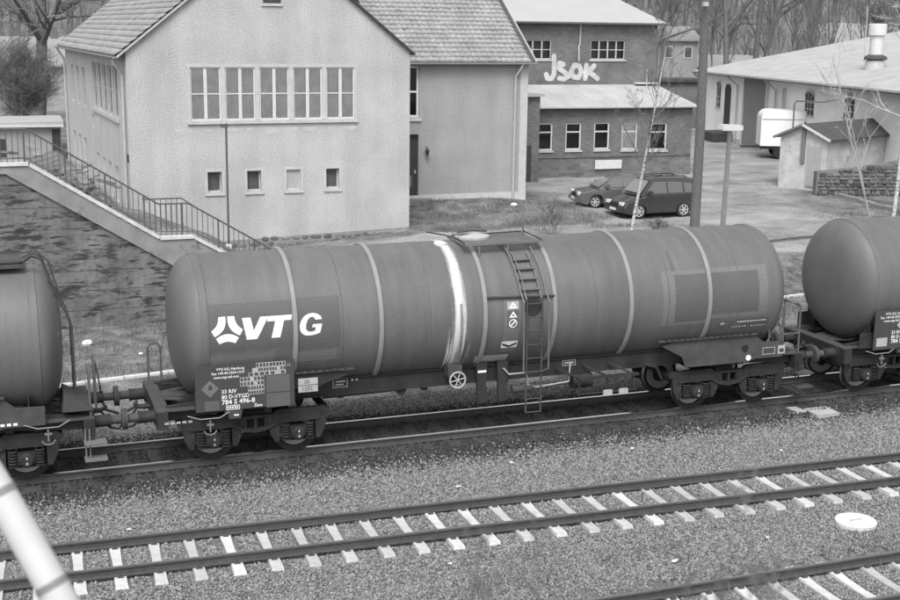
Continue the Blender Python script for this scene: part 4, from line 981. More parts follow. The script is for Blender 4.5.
MB().tube([(4.48, UY-.06, UZ-.15), (4.48, UY-.06, 8.2), (4.42, UY-.06, 8.1), (4.45, UY-.06, 7.25)], .05, 6).build('downpipe', 'zinc', K)
MB().tube([(8.1, 2.2, 5.9), (8.1, 2.2, 6.9)], .03, 5).build('roof_pipe', 'zinc', K)
MB().box(7.95, UX1, UY-.35, UY-.002, 6.02, 6.10).build('flashing', 'winframe', K)
# graffiti: white bubble letters with darker outline, J S O K
def blob(pts, rr, y, m, name='graffiti_letter'):
    b = MB(); n = 10
    for kk, (x, z) in enumerate(pts):
        b.add([(x+rr*math.cos(2*math.pi*i/n), y-.0007*kk, z+rr*math.sin(2*math.pi*i/n)) for i in range(n)], [tuple(range(n))])
    for kk, ((xa, za), (xb, zb)) in enumerate(zip(pts, pts[1:])):
        d = Vector((xb-xa, 0, zb-za)); 
        if d.length < 1e-5: continue
        p = Vector((-d.z, 0, d.x)).normalized()*rr; y2 = y-.0007*kk-.00035; b.add([(xa+p.x, y2, za+p.z), (xb+p.x, y2, zb+p.z), (xb-p.x, y2, zb-p.z), (xa-p.x, y2, za-p.z)], [(0,1,2,3)])
    return b
G_L = [[(.62,1.50),(.66,.95),(.66,.45),(.50,.20),(.24,.22),(.14,.45)], [(1.25,1.02),(1.0,1.1),(.98,.8),(1.4,.55),(1.62,.35),(1.35,.18),(1.0,.22)], [(1.95,.3),(1.78,.6),(1.98,.98),(2.32,.95),(2.45,.6),(2.3,.25),(1.95,.3)], [(2.78,.98),(2.72,.2),(2.8,.55),(3.3,.95),(2.95,.6),(3.35,.35),(3.55,.2)]]
for i, l in enumerate(G_L):
    P = [(UX0+3.75+a*.93, 6.12+q*.95) for a, q in l]
    blob(P, .185, UY-.007-.003*i, 'frame').build('graffiti_outline', 'pole', K, recalc=False); blob(P, .140, UY-.021-.003*i, 'white').build('graffiti_letter', 'spray', K, recalc=False)
pb = thing('notice_board', 'pale rectangular board hanging on the brick wall above the parked cars', 'board', (26.75, 35.86, 0))
MB().box(0, 1.6, -.06, -.01, 1.62, 2.10).build('panel', 'winframe', pb); MB().box(.1, .16, -.01, .07, 1.7, 2.0).box(1.44, 1.5, -.01, .07, 1.7, 2.0).build('bracket', 'iron', pb)
cv = thing('entrance_lean_to', 'narrow dark brick porch squeezed between the annex and the brick building', 'porch', (21.3, 34.5, 0))
MB().box(.1, 1.55, .02, 1.45, .6, 5.6).build('wall', 'brick', cv); MB().prism([(-.05,5.602),(1.7,5.602),(1.7,5.75),(-.05,5.8)], 'xz', -.2, 1.5).build('roof', 'pale', cv); MB().box(.4, 1.1, -.03, .018, 1.2, 3.1).build('door', 'darkdoor', cv)

# ---- goods shed on the right
GN, GF = Vector((41.5, 29.5, 0)), Vector((47.2, 58.9, 0)); gd = (GF-GN).normalized(); GL = (GF-GN).length
ga = math.atan2(gd.y, gd.x)
S = thing('goods_shed', 'long white goods shed with shallow pale roof, arched windows and tall grey door', 'building', GF, ga+math.pi)
# local x runs from far end to near end, y>0 is away from the yard
def gx_(d): return GL-d      # d metres from the near end
L2_ = GL+8
def arch_win(xc, w_, z0, z1):
    o = thing  # placeholder name is not linked
    f = MB(); n = 10; rr = w_/2; out = [(xc-rr, z0), (xc+rr, z0), (xc+rr, z1-.25)] + [(xc+rr*math.cos(math.pi*i/n), z1-.25+.25*math.sin(math.pi*i/n)) for i in range(1, n)] + [(xc-rr, z1-.25)]
    fr = MB().prism(out, 'xz', -.03, -.004).build('arched_window', 'darkdoor', S)
    b = MB()
    for x in (xc-rr*.33, xc+rr*.33): b.box(x-.03, x+.03, -.05, -.032, z0, z1-.1)
    for z in (z0+.35, z0+.75): b.box(xc-rr, xc+rr, -.048, -.034, z-.03, z+.03)
    b.build('glazing_bar', 'winframe_g', fr)
    b = MB(); m_ = len(out)
    for i in range(2, m_-1): b.beam((out[i][0], -.04, out[i][1]), (out[i+1][0], -.04, out[i+1][1]), .08, .10, (0,1,0))
    b.build('window_arch', 'render_old', fr); MB().box(xc-rr-.1, xc+rr+.1, -.10, -.032, z0-.13, z0-.03).build('window_sill', 'trim', fr)
MB().box(0, L2_, 0, .4, .8, 6.2).build('front_wall', 'shedwall', S)
MB().box(-.0, .4, .4, 30, .8, 6.2).build('end_wall', 'shedwall', S)
MB().box(0, L2_, -.05, -.002, .8, 1.55).build('plinth', 'render_old', S)
rs = .19
rp = MB().prism([(-.9, 6.12), (18, 6.12+18.9*rs), (18, 6.0+18.9*rs), (-.9, 5.98)], 'yz', -.5, L2_); rp.prism([(18.0, 6.12+18.9*rs), (36, 6.12), (36, 5.98), (18.0, 6.0+18.9*rs)], 'yz', -.5, L2_); rp.build('roof', 'sheet', S)
MB().box(-.5, L2_, -.95, -.905, 5.92, 6.10).build('fascia', 'render_old', S); gutter(S, (-.5, -1.0, 6.02), (L2_, -1.0, 6.02), .08, 'pole')
for q in (.9, 1.8): MB().beam((-.505, -.9, 5.9), (-.505, -.1, 5.2), .10, .10).build('eave_bracket', 'render_old', S); break
dx = gx_(20.0); MB().box(dx-2.1, dx+1.9, -.10, -.002, 1.15, 6.0).build('sliding_door', 'garage', S)
for x in (dx-2.15, dx+1.95): MB().box(x-.12, x+.05, -.16, -.002, 1.15, 6.1).build('door_post', 'winframe', S)
arch_win(gx_(11.5), 1.25, 4.05, 5.45); arch_win(gx_(6.1), 1.25, 4.25, 5.55); arch_win(gx_(27.3), .75, 3.6, 5.4)
MB().prism([(gx_(25.4)-.55,1.9),(gx_(25.4)+.55,1.9),(gx_(25.4)+.55,5.0),(gx_(25.4)+.3,5.3),(gx_(25.4)-.3,5.3),(gx_(25.4)-.55,5.0)], 'xz', -.06, -.002).build('arched_door', 'darkdoor', S)
MB().box(gx_(15.4)-.3, gx_(15.4)+.3, -.04, -.002, 2.2, 5.5).build('narrow_shutter', 'render_old', S)
for d_ in (23.4, 16.6): MB().tube([(gx_(d_), -.95, 5.95), (gx_(d_), -.5, 5.6), (gx_(d_), -.12, 5.3), (gx_(d_), -.12, 1.2)], .06, 6).build('downpipe', 'zinc', S)
MB().box(gx_(27), gx_(24), -1.5, -.06, .9, 1.9).build('loading_ramp', 'darkdoor', S)
# flue on the roof
fl = thing('roof_flue', 'white stepped ventilation flue with dark cowl on the goods shed roof', 'flue', (46.9, 39.0, 7.25))
MB().lathe([(-.6,.60),(.15,.56),(.2,.42)], 'z', n=16).build('base_collar', 'render_old', fl, True); MB().lathe([(.2,.66),(.25,.70),(.38,.66),(.5,.42)], 'z', n=16).build('flashing_skirt', 'darkroof', fl, True)
MB().lathe([(.45,.40),(1.75,.40)], 'z', n=16).build('lower_pipe', 'winframe', fl, True); MB().lathe([(1.62,.50),(1.66,.54),(2.3,.54),(2.34,.48)], 'z', n=16).build('upper_pipe', 'winframe', fl, True)
MB().lathe([(2.3,.3),(2.45,.22),(2.6,.42),(2.72,.46),(2.8,.30),(2.85,.0)], 'z', n=14).build('cowl', 'darkroof', fl, True)
MB().tube([(-.6, .3, .1), (-.62, .3, 3.4)], .03, 5).build('guy_rod', 'zinc', fl)

# ---- white trailer by the shed
Tm = thing('site_trailer', 'white round-roofed site trailer parked against the goods shed', 'trailer', (41.3, 42.3, Tz(42, 41)+.1), -.46)
rr = .55
prof = [(0,.75),(5.4,.75)] + [(5.4-rr+rr*math.cos(math.pi/2*i/6), 2.45+rr*.9*math.sin(math.pi/2*i/6)) for i in range(7)] + [(rr-rr*math.sin(math.pi/2*i/6), 2.45+rr*.9*math.cos(math.pi/2*i/6)) for i in range(7)]
MB().prism(prof, 'xz', 0, 2.4).build('body', 'trailer', Tm, True, angle=40)
MB().box(.05, 5.35, -.03, -.003, 2.40, 2.45).build('roof_strip', 'zinc', Tm); MB().box(.1, 5.3, .1, 2.3, .55, .75).build('chassis', 'frame', Tm)
for x in (1.2, 4.2):
    for y in (.15, 2.25): MB().lathe([(-.1,0),(-.1,.38),(.1,.38),(.1,0)], 'y', (x, y, .38), 16).build('wheel', 'rubber', Tm)
MB().box(2.6, 3.4, -.02, -.002, 1.7, 2.3).build('window', 'carglass', Tm)
MB().tube([(0, 1.2, .62), (-1.1, 1.2, .6)], .06, 6).build('drawbar', 'frame', Tm)

# ---- small rendered shed with dark roof
P1, P2 = Vector((35.52, 29.49, 0)), Vector((43.67, 33.31, 0)); sd_ = (P2-P1).normalized(); sa = math.atan2(sd_.y, sd_.x)
H = thing('small_shed', 'small pale rendered shed with dark tarred roof and plank door', 'shed', (P1.x, P1.y, 0), sa)
hw_, zf, he, hr = 1.35, .9, 3.72, 4.32
g = MB().add([(0,-hw_,zf),(0,hw_,zf),(0,hw_,he),(0,0,hr),(0,-hw_,he)], [(0,1,2,3,4)]).add([(8.6,-hw_,zf),(8.6,hw_,zf),(8.6,hw_,he),(8.6,0,hr),(8.6,-hw_,he)], [(0,1,2,3,4)])
for y in (-hw_, hw_): g.add([(0,y,zf),(8.6,y,zf),(8.6,y,he),(0,y,he)], [(0,1,2,3)])
g.build('wall', 'render_old', H)
sl_ = (hr-he)/hw_
MB().prism([(0,hr+.10),(hw_+.3,he+.10-.3*sl_),(hw_+.3,he+.02-.3*sl_),(0,hr+.02),(-hw_-.3,he+.02-.3*sl_),(-hw_-.3,he+.10-.3*sl_)], 'yz', -.25, 8.9).build('roof', 'darkroof', H)
for q in (-1, 1): MB().beam((-.27, 0, hr+.05), (-.27, q*(hw_+.3), he+.05-.3*sl_), .05, .12).build('verge_board', 'winframe' if q < 0 else 'pole', H)
dd = MB().box(-.05, -.002, -1.05, -.25, 1.2, 3.3).build('door', 'pale', H)
for k in range(5): MB().box(-.062, -.052, -1.03+k*.155, -1.03+k*.155+.14, 1.25, 3.25).build('plank', 'pale', dd)
MB().box(-.10, -.005, -.12, .10, 2.4, 4.2).build('timber_post', 'pole', H)
MB().tube([(-.15, .6, 4.1), (-.15, .6, 5.4), (-.1, .5, 5.55), (1.2, -.3, 5.5), (3.4, -.6, 5.72)], .04, 6).build('stove_pipe', 'iron', H)

# ---- low rubble wall by the shed, stone by stone
rw = thing('rubble_wall', 'low rubble stone wall running off to the right beside the small shed', 'wall', (35.1, 27.6, 0), math.atan2(-1.15, 4.0))
core = MB().prism([(0,.9),(7.5,.9),(7.5,3.05),(5,2.85),(2,2.35),(0,2.15)], 'xz', 0, .45).build('mortar_core', 'rubble', rw)
r = random.Random(8); z = 1.0
while z < 3.0:
    x = r.uniform(0, .2); hh = r.uniform(.13, .24)
    while x < 7.4:
        wd = r.uniform(.16, .55); top = float(np.interp(x, [0, 2, 5, 7.5], [2.15, 2.35, 2.85, 3.05]))
        if z+hh*.6 < top: 
            pr = r.uniform(.05, .13); P = [(x+.02, z+r.uniform(0, .04)), (x+wd-.02, z+r.uniform(0, .04)), (x+wd-r.uniform(.02, .06), z+hh-.02), (x+r.uniform(.02, .06), z+hh-r.uniform(.02, .05))]
            MB().add([(a, -.002, q) for a, q in P]+[(x+wd/2+(a-x-wd/2)*.8, -pr, z+hh/2+(q-z-hh/2)*.8) for a, q in P], [(4,5,6,7)]+[(k, (k+1) % 4, 4+(k+1) % 4, 4+k) for k in range(4)]).build('stone', 'rubble', rw)
        x += wd
    z += hh
kb = thing('yard_kerb', 'concrete kerb line edging the yard in front of the rubble wall', 'kerb', (36.3, 30.2, 0), math.atan2(-8.0, -.4))
for k in range(9):
    x = k*1.0; zz = Tz(36.3-.05*x, 30.2-x); MB().box(x, x+.96, -.15, .15, zz-.1, zz+.18).build('kerb_stone', 'concrete_d', kb)

# ---- retaining wall with the outside stair
RW = thing('retaining_wall', 'stained concrete retaining wall with sloping stair band behind the left wagons', 'wall', B2W(0, 12.3), PHI)
top = [(-26, 4.72), (-2.56, 4.72), (1.15, 2.38), (2.15, 2.38), (4.6, .96), (5.3, .8)]
MB().prism([(-26,-.6)] + [(-26,4.7),(-2.5,4.7)] + [(1.17,2.30),(2.17,2.30),(5.3,.72)] + [(5.3,-.6)], 'xz', 0, .5).build('wall_face', 'concrete', RW)
band = [(-26,4.72),(-3.2,4.72),(.9,2.15),(1.5,1.78),(2.5,1.55),(5.3,.2),(5.3,.72),(2.16,2.56),(1.12,2.58),(-2.6,4.93),(-26,4.93)]
MB().prism(band, 'xz', -.07, -.001).build('stair_stringer', 'concrete_d', RW)
c = MB()
for (xa, za), (xb, zb) in (((-26,4.99),(-2.56,4.99)), ((-2.5,4.96),(1.12,2.66)), ((1.14,2.63),(2.16,2.63)), ((2.2,2.60),(5.3,.80))): c.beam((xa, .03, za), (xb, .03, zb), .30, .09)
c.build('coping', 'coping', RW)
MB().box(-.09, -.075, -.003, .01, -.4, 2.9).build('expansion_joint', 'pole', RW)
MB().box(-26, -2.5, .5, 2.2, 4.74, 4.92).build('landing_slab', 'concrete_d', RW); MB().box(1.12, 2.2, .5, 2.0, 2.4, 2.58).build('landing_slab', 'concrete_d', RW)
z = -.1
for zj in (.55, 1.15, 1.75, 2.4, 3.05, 3.7, 4.3):
    xe = float(np.interp(zj, [.7, 2.3, 2.31, 4.7], [5.2, 2.1, 1.1, -2.6])) if zj > .7 else 5.2
    MB().box(-26, xe-.55, -.012, -.001, zj, zj+.035).build('formwork_ridge', 'concrete', RW)
for k in range(14): MB().box(-2.5+k*.258, -2.5+k*.258+.30, .5, 2.0, 4.5-k*.166-.25, 4.75-k*.166).build('step', 'concrete_d', RW)
for k in range(10): MB().box(2.2+k*.30, 2.2+k*.30+.32, .5, 2.0, 2.2-k*.17-.25, 2.42-k*.17).build('step', 'concrete_d', RW)
SR = thing('stair_railing', 'thin iron railing with vertical bars following the outside stair', 'railing', B2W(0, 12.42), PHI)
def rail_z(x): return float(np.interp(x, [-26, -2.56, 1.15, 1.3, 2.0, 2.15, 4.62, 5.3], [5.98, 5.98, 3.66, 3.66, 3.66, 3.62, 2.10, 1.7]))
def base_z(x): return float(np.interp(x, [-26, -2.56, 1.12, 2.18, 5.3], [5.02, 5.02, 2.70, 2.66, .84]))
MB().tube([(x, 0, rail_z(x)) for x in (-26, -2.56, 1.15, 2.05, 4.62)], .028, 6).build('handrail', 'iron', SR)
MB().tube([(x, 0, base_z(x)+.12) for x in (-26, -2.56, 1.12, 2.18, 4.62)], .018, 5).build('bottom_rail', 'iron', SR)
x = -6.0; k = 0
me_post = None
while x < 4.65:
    p = k % 7 == 0; MB().tube([(x, 0, base_z(x)), (x, 0, rail_z(x))], .028 if p else .012, 5).build('post' if p else 'baluster', 'iron', SR); x += .16; k += 1
SR2 = thing('stair_railing', 'short iron railing across the far side of the stair landing', 'railing', B2W(0, 13.9), PHI)
MB().tube([(.9, 0, 3.62), (2.1, 0, 3.62), (2.5, 0, 3.35)], .026, 6).build('handrail', 'iron', SR2)
for x in np.arange(.95, 2.3, .17): MB().tube([(x, 0, 2.58), (x, 0, 3.62 if x < 2.12 else 3.5)], .012, 5).build('baluster', 'iron', SR2)

# ---- garage at the top left behind the stair
gs = thing('garage', 'low garage with bright flat roof behind the stair at the far left', 'garage', (-7.6, 49.5, 0), PHI-.06)
MB().box(0, 7.4, 0, 5, .8, 3.25).build('wall', 'plaster2', gs); MB().prism([(-.2,3.252),(7.55,3.252),(7.55,3.56),(-.2,3.46)], 'xz', -.3, 5.2).build('roof', 'sheet_b', gs)
MB().box(3.4, 4.4, -.03, -.002, 1.5, 2.6).build('window', 'darkdoor', gs); MB().box(6.9, 7.35, -.04, -.002, 1.2, 3.1).build('door', 'darkdoor', gs); MB().box(-.2, 7.55, -.36, -.305, 3.26, 3.4).build('fascia', 'winframe', gs)

# ---- far houses and walls between the buildings
def far_house(label, x, y, z, w_, d_, h_, rz, hr=2.2, wins=3, m='house'):
    o = thing('far_house', label, 'house', (x, y, z), rz)
    b = MB().box(0, w_, 0, d_, -3, h_); b.add([(0,0,h_),(0,d_,h_),(0,d_/2,h_+hr)], [(0,1,2)]).add([(w_,0,h_),(w_,d_,h_),(w_,d_/2,h_+hr)], [(0,1,2)]); b.build('wall', m, o)
    MB().prism([(-.4,h_-.05),(d_/2,h_+hr+.12),(d_+.4,h_-.05),(d_+.4,h_-.2),(d_/2,h_+hr-.05),(-.4,h_-.2)], 'yz', -.4, w_+.4).build('roof', 'houseroof', o)
    for i in range(wins):
        x0 = w_*(i+.5)/wins-.45; f = MB().box(x0, x0+.9, -.06, -.003, h_-1.9, h_-.7).build('window', 'winframe', o); MB().box(x0+.1, x0+.8, -.075, -.062, h_-1.8, h_-.8).build('pane', 'carglass', o)
    MB().box(w_*.6, w_*.6+.6, d_/2-.3, d_/2+.3, h_+hr-.4, h_+hr+.9).build('chimney', 'brick', o); return o
far_house('tall pale house just right of the brick building', 60.5, 91, 3, 4.2, 8, 5.2, -.2, 1.2, 2)
far_house('low bright hall behind the utility pole', 66, 96, 2.4, 15, 9, 3.0, -.25, 1.0, 6)
far_house('small white gabled house beside the roof flue', 100, 119, 5, 8, 7, 2.6, -.7, 2.6, 2)
far_house('white house behind the tree at the top left', -3.2, 90, 1.6, 8.2, 7, 3.9, .05, 2.2, 3)
bw_ = thing('far_brick_wall', 'dark brick shed beyond the yard between brick building and pole', 'shed', (44.2, 66, 0), -.15)
MB().box(-3, 6.5, 0, 3, .8, 5.0).build('wall', 'brick', bw_); MB().box(-3.2, 6.7, -.3, 3.2, 5.002, 5.25).build('roof', 'darkroof', bw_)
for x in (.8, 1.7): MB().box(x, x+.55, -.04, -.003, 2.2, 3.4).build('window', 'winframe', bw_)
# ---------------------------------------------------------------- poles and lamps
def dirty_pole(): pass
up_ = thing('utility_pole', 'thick dark wooden utility pole rising behind the middle wagon', 'pole', (23.15, 19.03, Tz(23.15, 19.03)-.2))
MB().tube([(0,0,0), (-.66,-1.16,4.7), (-1.75,-2.85,11.3)], [.21,.19,.15], 12).build('shaft', 'pole', up_, True)
MB().box(-1.62-.1, -1.62+.1, -2.75, -2.6, 9.4, 9.55).build('mounting_plate', 'zinc', up_)
sl = thing('street_lamp', 'grey concrete post with flat white lamp head beside the utility pole', 'street lamp', (24.3, 18.74, Tz(24.3, 18.74)-.2))
MB().tube([(0,0,0), (-1.28,-2.2,4.75)], [.115,.085], 10).build('post', 'post', sl, True)
MB().prism([(-.42,0),(.42,0),(.46,.05),(.44,.20),(-.44,.24),(-.46,.05)], 'xz', -.2, .2).build('lamp_head', 'winframe', sl).location = (-1.30, -2.25, 4.72)
MB().box(-.06, .06, -.07, .07, 0, .12).build('lamp_socket', 'zinc', sl).location = (-1.28, -2.22, 4.62)
la = thing('yard_lamp_pole', 'thin iron pole standing before the gable wall near the stair', 'pole', B2W(4.91, 20, .92))
MB().lathe([(-.1,.12),(.06,.12),(.12,.05)], 'z', n=10).build('foot', 'coping', la, True)
MB().tube([(0,0,0), (.0,0,4.55)], .04, 8).build('shaft', 'iron', la, True)
MB().box(-.20, .06, -.06, .06, 4.42, 4.56).build('bracket', 'iron', la); MB().lathe([(0,.09),(.12,.07),(.16,.0)], 'z', (-.05, 0, 4.56), 8).build('insulator', 'zinc', la)

# ---------------------------------------------------------------- bare trees
def grow(b, p, d, L, r0, lev, rnd, up=.12, kids=(5, 5, 4), spread=.75, jit=.16, minr=.006, shrink=.62, twb=None, sides=(7, 5, 3, 3, 3), j0=.05, bf=.6):
    n = 6 if lev == 0 else 4; pts = [Vector(p)]; rs = [r0]; d = Vector(d).normalized()
    jt, jit = jit, (j0 if lev == 0 else jit)
    for i in range(n):
        d = (d+Vector((rnd.gauss(0, jit), rnd.gauss(0, jit), rnd.gauss(0, jit)+up*(.6 if lev else .2)))).normalized()
        pts.append(pts[-1]+d*(L/n)); rs.append(max(minr, r0*(1-.78*(i+1)/n)))
    jit = jt
    (b if lev < 1+(r0 > .05) or twb is None else twb).tube(pts, rs, sides[min(lev, 4)], False)
    if lev >= len(kids): return
    for k in range(kids[lev]):
        t = rnd.uniform(.3 if lev == 0 else .15, 1.0)*n; i = min(int(t), n-1); f = t-i
        q = pts[i].lerp(pts[i+1], f); dd = (pts[i+1]-pts[i]).normalized()
        a = rnd.uniform(0, 6.283); o = dd.orthogonal().normalized(); o.rotate(Matrix.Rotation(a, 3, dd))
        nd = (dd*(1-spread*.5)+o*spread*rnd.uniform(.6, 1.1)+Vector((0,0,up))).normalized()
        grow(b, q, nd, L*shrink*rnd.uniform(.7, 1.15)*(1-.35*t/n), max(minr, rs[i]*(bf if lev == 0 else .6)), lev+1, rnd, up, kids, spread, jit, minr, shrink, twb, sides, j0, bf)
def bare_tree(name, label, loc, h, r, seed, kids=(8, 6, 5), group='bare trees', lean=(0,0,1), bark='bark', tw='twig', forks=1, spread=.75, up=.14, cat='tree', shrink=.55, z0=None, bf=.6, minr=.006):
    t = thing(name, label, cat, (loc[0], loc[1], (Tz(*loc[:2])-.15) if z0 is None else z0), 0, group); rnd = random.Random(seed); b, tb = MB(), MB()
    for k in range(forks):
        ln = Vector(lean)+Vector((rnd.uniform(-.25, .25), rnd.uniform(-.25, .25), 0))*(1 if forks > 1 else 0)
        grow(b, (rnd.uniform(-.2, .2)*(forks > 1), 0, 0), ln, h*(1 if k == 0 else rnd.uniform(.7, .95)), r*(1 if k == 0 else .75), 0, rnd, up, kids, spread, twb=tb, shrink=shrink, bf=bf, minr=minr)
    b.build('trunk', bark, t, True, recalc=False, angle=180); tb.build('crown', tw, t, recalc=False); return t
bare_tree('birch_tree', 'young white-stemmed birch in front of the parked cars', (19.9, 18.5), 8.0, .075, 5, (24, 7, 5), 'birches by the yard', (.01, -.06, 1), 'birch', 'twig', 1, .7, .16, shrink=.36, bf=.34)
bare_tree('birch_tree', 'white birch at the right edge beside the rubble wall', (33.1, 19.1), 10.5, .10, 9, (14, 6, 4), 'birches by the yard', (.0, -.06, 1), 'birch', 'twig_l', 1, .8, .0, shrink=.40, bf=.34)
bare_tree('birch_tree', 'slim leaning pale sapling left of the right-edge birch', (32.3, 19.5), 8.0, .045, 12, (7, 4, 3), 'birches by the yard', (-.36, -.1, 1), 'twig_l', 'twig_l', 2, .6, .12, shrink=.42)
bare_tree('bare_tree', 'broad dark old tree behind the house corner at the top left', (-.6, 73.5), 17, .55, 24, (13, 8, 7), 'bare trees behind the buildings', (.07, 0, 1), 'bark', 'twig', 1, .85, .08, shrink=.55)
bare_tree('bare_tree', 'tall bare tree rising directly behind the utility pole', (49.8, 76), 17, .34, 22, (8, 6, 5), 'bare trees behind the buildings', (.03, 0, 1), 'bark', 'twig', 2, .75, .12, shrink=.42)
bare_tree('bare_tree', 'left one of the two dark trees above the goods shed roof', (64.5, 84), 17, .36, 23, (8, 6, 5), 'bare trees behind the buildings', (-.10, 0, 1), 'bark', 'twig', 1, .75, .12, shrink=.42)
bare_tree('bare_tree', 'right one of the two dark trees above the shed roof, forked low', (67.5, 84), 18, .38, 28, (8, 6, 5), 'bare trees behind the buildings', (.08, 0, 1), 'bark', 'twig', 2, .8, .12, shrink=.42)
bare_tree('bare_tree', 'bare tree in the top right corner beyond the roof flue', (84, 84), 16, .40, 25, (9, 6, 5), 'bare trees behind the buildings', (0, 0, 1), 'bark', 'twig', 1, .75, .12, shrink=.42)
bare_tree('bare_tree', 'small leafless tree beside the pale house at the far left edge', (-4.6, 62), 11, .2, 26, (10, 6, 5), 'bare trees behind the buildings', (-.05, 0, 1), 'bark', 'twig', 2, .85, .10, shrink=.6)
for i, (x, y, h, lb) in enumerate(((-5.6, 58, 6.5, 'dense bare bush above the garage roof at the far left'), (-2.0, 57, 5.5, 'dark tangled bush between garage and station house'), (21.1, 18.3, .9, 'low bare twig bush just right of the young birch'), (17.3, 20.3, 1.5, 'low twig bush left of the young birch'), (35.5, 20.5, 2.6, 'wispy bare bush below the right-edge birch'))):
    bare_tree('bush', lb, (x, y), h, .05 if i < 2 else .018, 40+i, (13, 10, 8) if i < 2 else (7, 5, 4), 'leafless bushes', (0, 0, 1), 'twig', 'twig', 11 if i < 2 else 5, .8, .12, 'bush', .6)

# dry weed stalks rooted in the bridge edge just below the lens, thrown far out of focus
for i, (x, y, z, h, lb) in enumerate(((-3.6,-25.93,8.38,.17,'left blurred weed stalk close to the lens at the bottom edge'), (-3.535,-25.96,8.38,.19,'middle blurred weed stalk close to the lens at the bottom edge'), (-3.46,-25.99,8.38,.235,'right blurred weed stalk close to the lens before the lowest track'))):
    bare_tree('weed_stalk', lb, (x, y), h, .0011, 60+i, (9, 5, 3), 'weed stalks on the bridge edge', (0, 0, 1), 'weed', 'weed', 3, .5, .1, 'weed', .3, z, .5, .0004)

def forest():
    """the wooded hillside: far-off wood that reads as one mass"""
    protos = []
    for s in range(6):
        rnd = random.Random(100+s); b = MB(); h = rnd.uniform(11, 16)
        grow(b, (0,0,-.5), (0,0,1), h, .13, 0, rnd, .2, (14, 7, 3), .6, .08, .014, .36, None, (4, 3, 3, 3)); 
        V = np.array(b.v); tri = [f for f in b.f if len(f) == 4]; protos.append((V, np.array(tri)))
    VV, FF = [], []; off = 0; rnd = random.Random(5)
    for k in range(760):
        d = 125+230*rnd.random()**1.3; a = .3455+rnd.uniform(-.50, .50); x = CP.x+d*math.sin(a)/math.cos(a-.3455); y = CP.y+d*math.cos(a)/math.cos(a-.3455)
        V, F = protos[rnd.randrange(6)]; c, s = math.cos(k), math.sin(k); sc = rnd.uniform(.75, 1.25)
        P = np.stack([(V[:,0]*c-V[:,1]*s)*sc+x, (V[:,0]*s+V[:,1]*c)*sc+y, V[:,2]*sc+Tz(x, y)], 1)
        VV.append(P); FF.append(F+off); off += len(P)
    o = np_mesh('forest', np.concatenate(VV), np.concatenate(FF), 'bark_f'); tag(o, kind='stuff')
forest()

# ---------------------------------------------------------------- weeds and grass (uncountable)
def blades(name, n, area, h0, h1, m, w_=.012, cl=0):
    V = np.zeros((n*3, 3), np.float32); X = RNG.uniform(area[0], area[1], n); Y = RNG.uniform(area[2], area[3], n)
    keep = np.sin(X*1.9+np.sin(Y*2.3))+np.sin(Y*2.7-X*.6) + RNG.normal(0, .8, n) > cl; X, Y = X[keep], Y[keep]; n = len(X)
    Z = T(X, Y)-.02; a = RNG.uniform(0, 6.28, n); h = RNG.uniform(h0, h1, n); ln = RNG.normal(0, .35, (n, 2))*h[:, None]
    dx, dy = np.cos(a)*w_, np.sin(a)*w_
    V = np.stack([np.stack([X-dx, Y-dy, Z], 1), np.stack([X+dx, Y+dy, Z], 1), np.stack([X+ln[:,0], Y+ln[:,1], Z+h], 1)], 1).reshape(-1, 3)
    o = np_mesh(name, V, np.arange(3*n).reshape(-1, 3), m); tag(o, kind='stuff')
blades('dry_grass', 42000, (-8, 26, 5.5, 14), .05, .22, 'weed', .014, .1)
blades('dry_weeds', 16000, (13.2, 23, 21.5, 27.2), .05, .22, 'weed', .014, .5)
blades('dry_weeds', 2500, (31, 40, 17, 23), .05, .3, 'weed', .014, .5)
blades('track_weeds', 5000, (2, 14, -9.3, -7.2), .05, .30, 'weed', .010, .8)

# ---------------------------------------------------------------- kerb strip, cable line, covers, litter
ke = thing('edge_kerb', 'long pale concrete edging strip behind the wagons', 'kerb', (-9.0, 5.48, 0), math.atan2(3.8, 25.94))
for k in range(40):
    x = k*1.0; px = -9+x*.9894; py = 5.48+x*.145; MB().box(x, x+.97, -.10, .10, Tz(px, py)-.1, Tz(px, py)+.06).build('kerb_stone', 'coping', ke)
cb = MB().tube([(24.5+i*1.0, 16.9+i*.17, Tz(24.5+i, 16.9+i*.17)+.09) for i in range(10)], .05, 6).build('cable_duct', 'iron'); tag(cb, 'dark cable duct along the yard edge seen between two wagons', 'duct')
cd = thing('shaft_cover', 'round pale concrete shaft cover lying in the ballast', 'cover', (11.40, -7.43, Tz(11.4, -7.43)+.03), 0)
MB().lathe([(-.1,.40),(.035,.40),(.05,.385),(.05,.33),(.042,.32),(.042,0)], 'z', n=36).build('disc', 'sleeper', cd, True, angle=25); MB().box(-.12, .12, -.02, .02, .042, .06).build('lifting_bar', 'zinc', cd)
sp = MB().box(-.33, .33, -.27, .27, -.05, .03).build('concrete_slab', 'post'); sp.location = (14.75, -1.6, Tz(14.75, -1.6)+.02); sp.rotation_euler = (.03, 0, .05); tag(sp, 'flat concrete slab beside the wagon track near the right bogie', 'slab')
sp2 = MB().box(-.15, .15, -.2, .2, -.05, .03).build('concrete_slab', 'post'); sp2.location = (14.2, -1.35, Tz(14.2, -1.35)+.02); sp2.rotation_euler = (0, .05, .1); tag(sp2, 'smaller concrete slab half under the rail near the right bogie', 'slab')
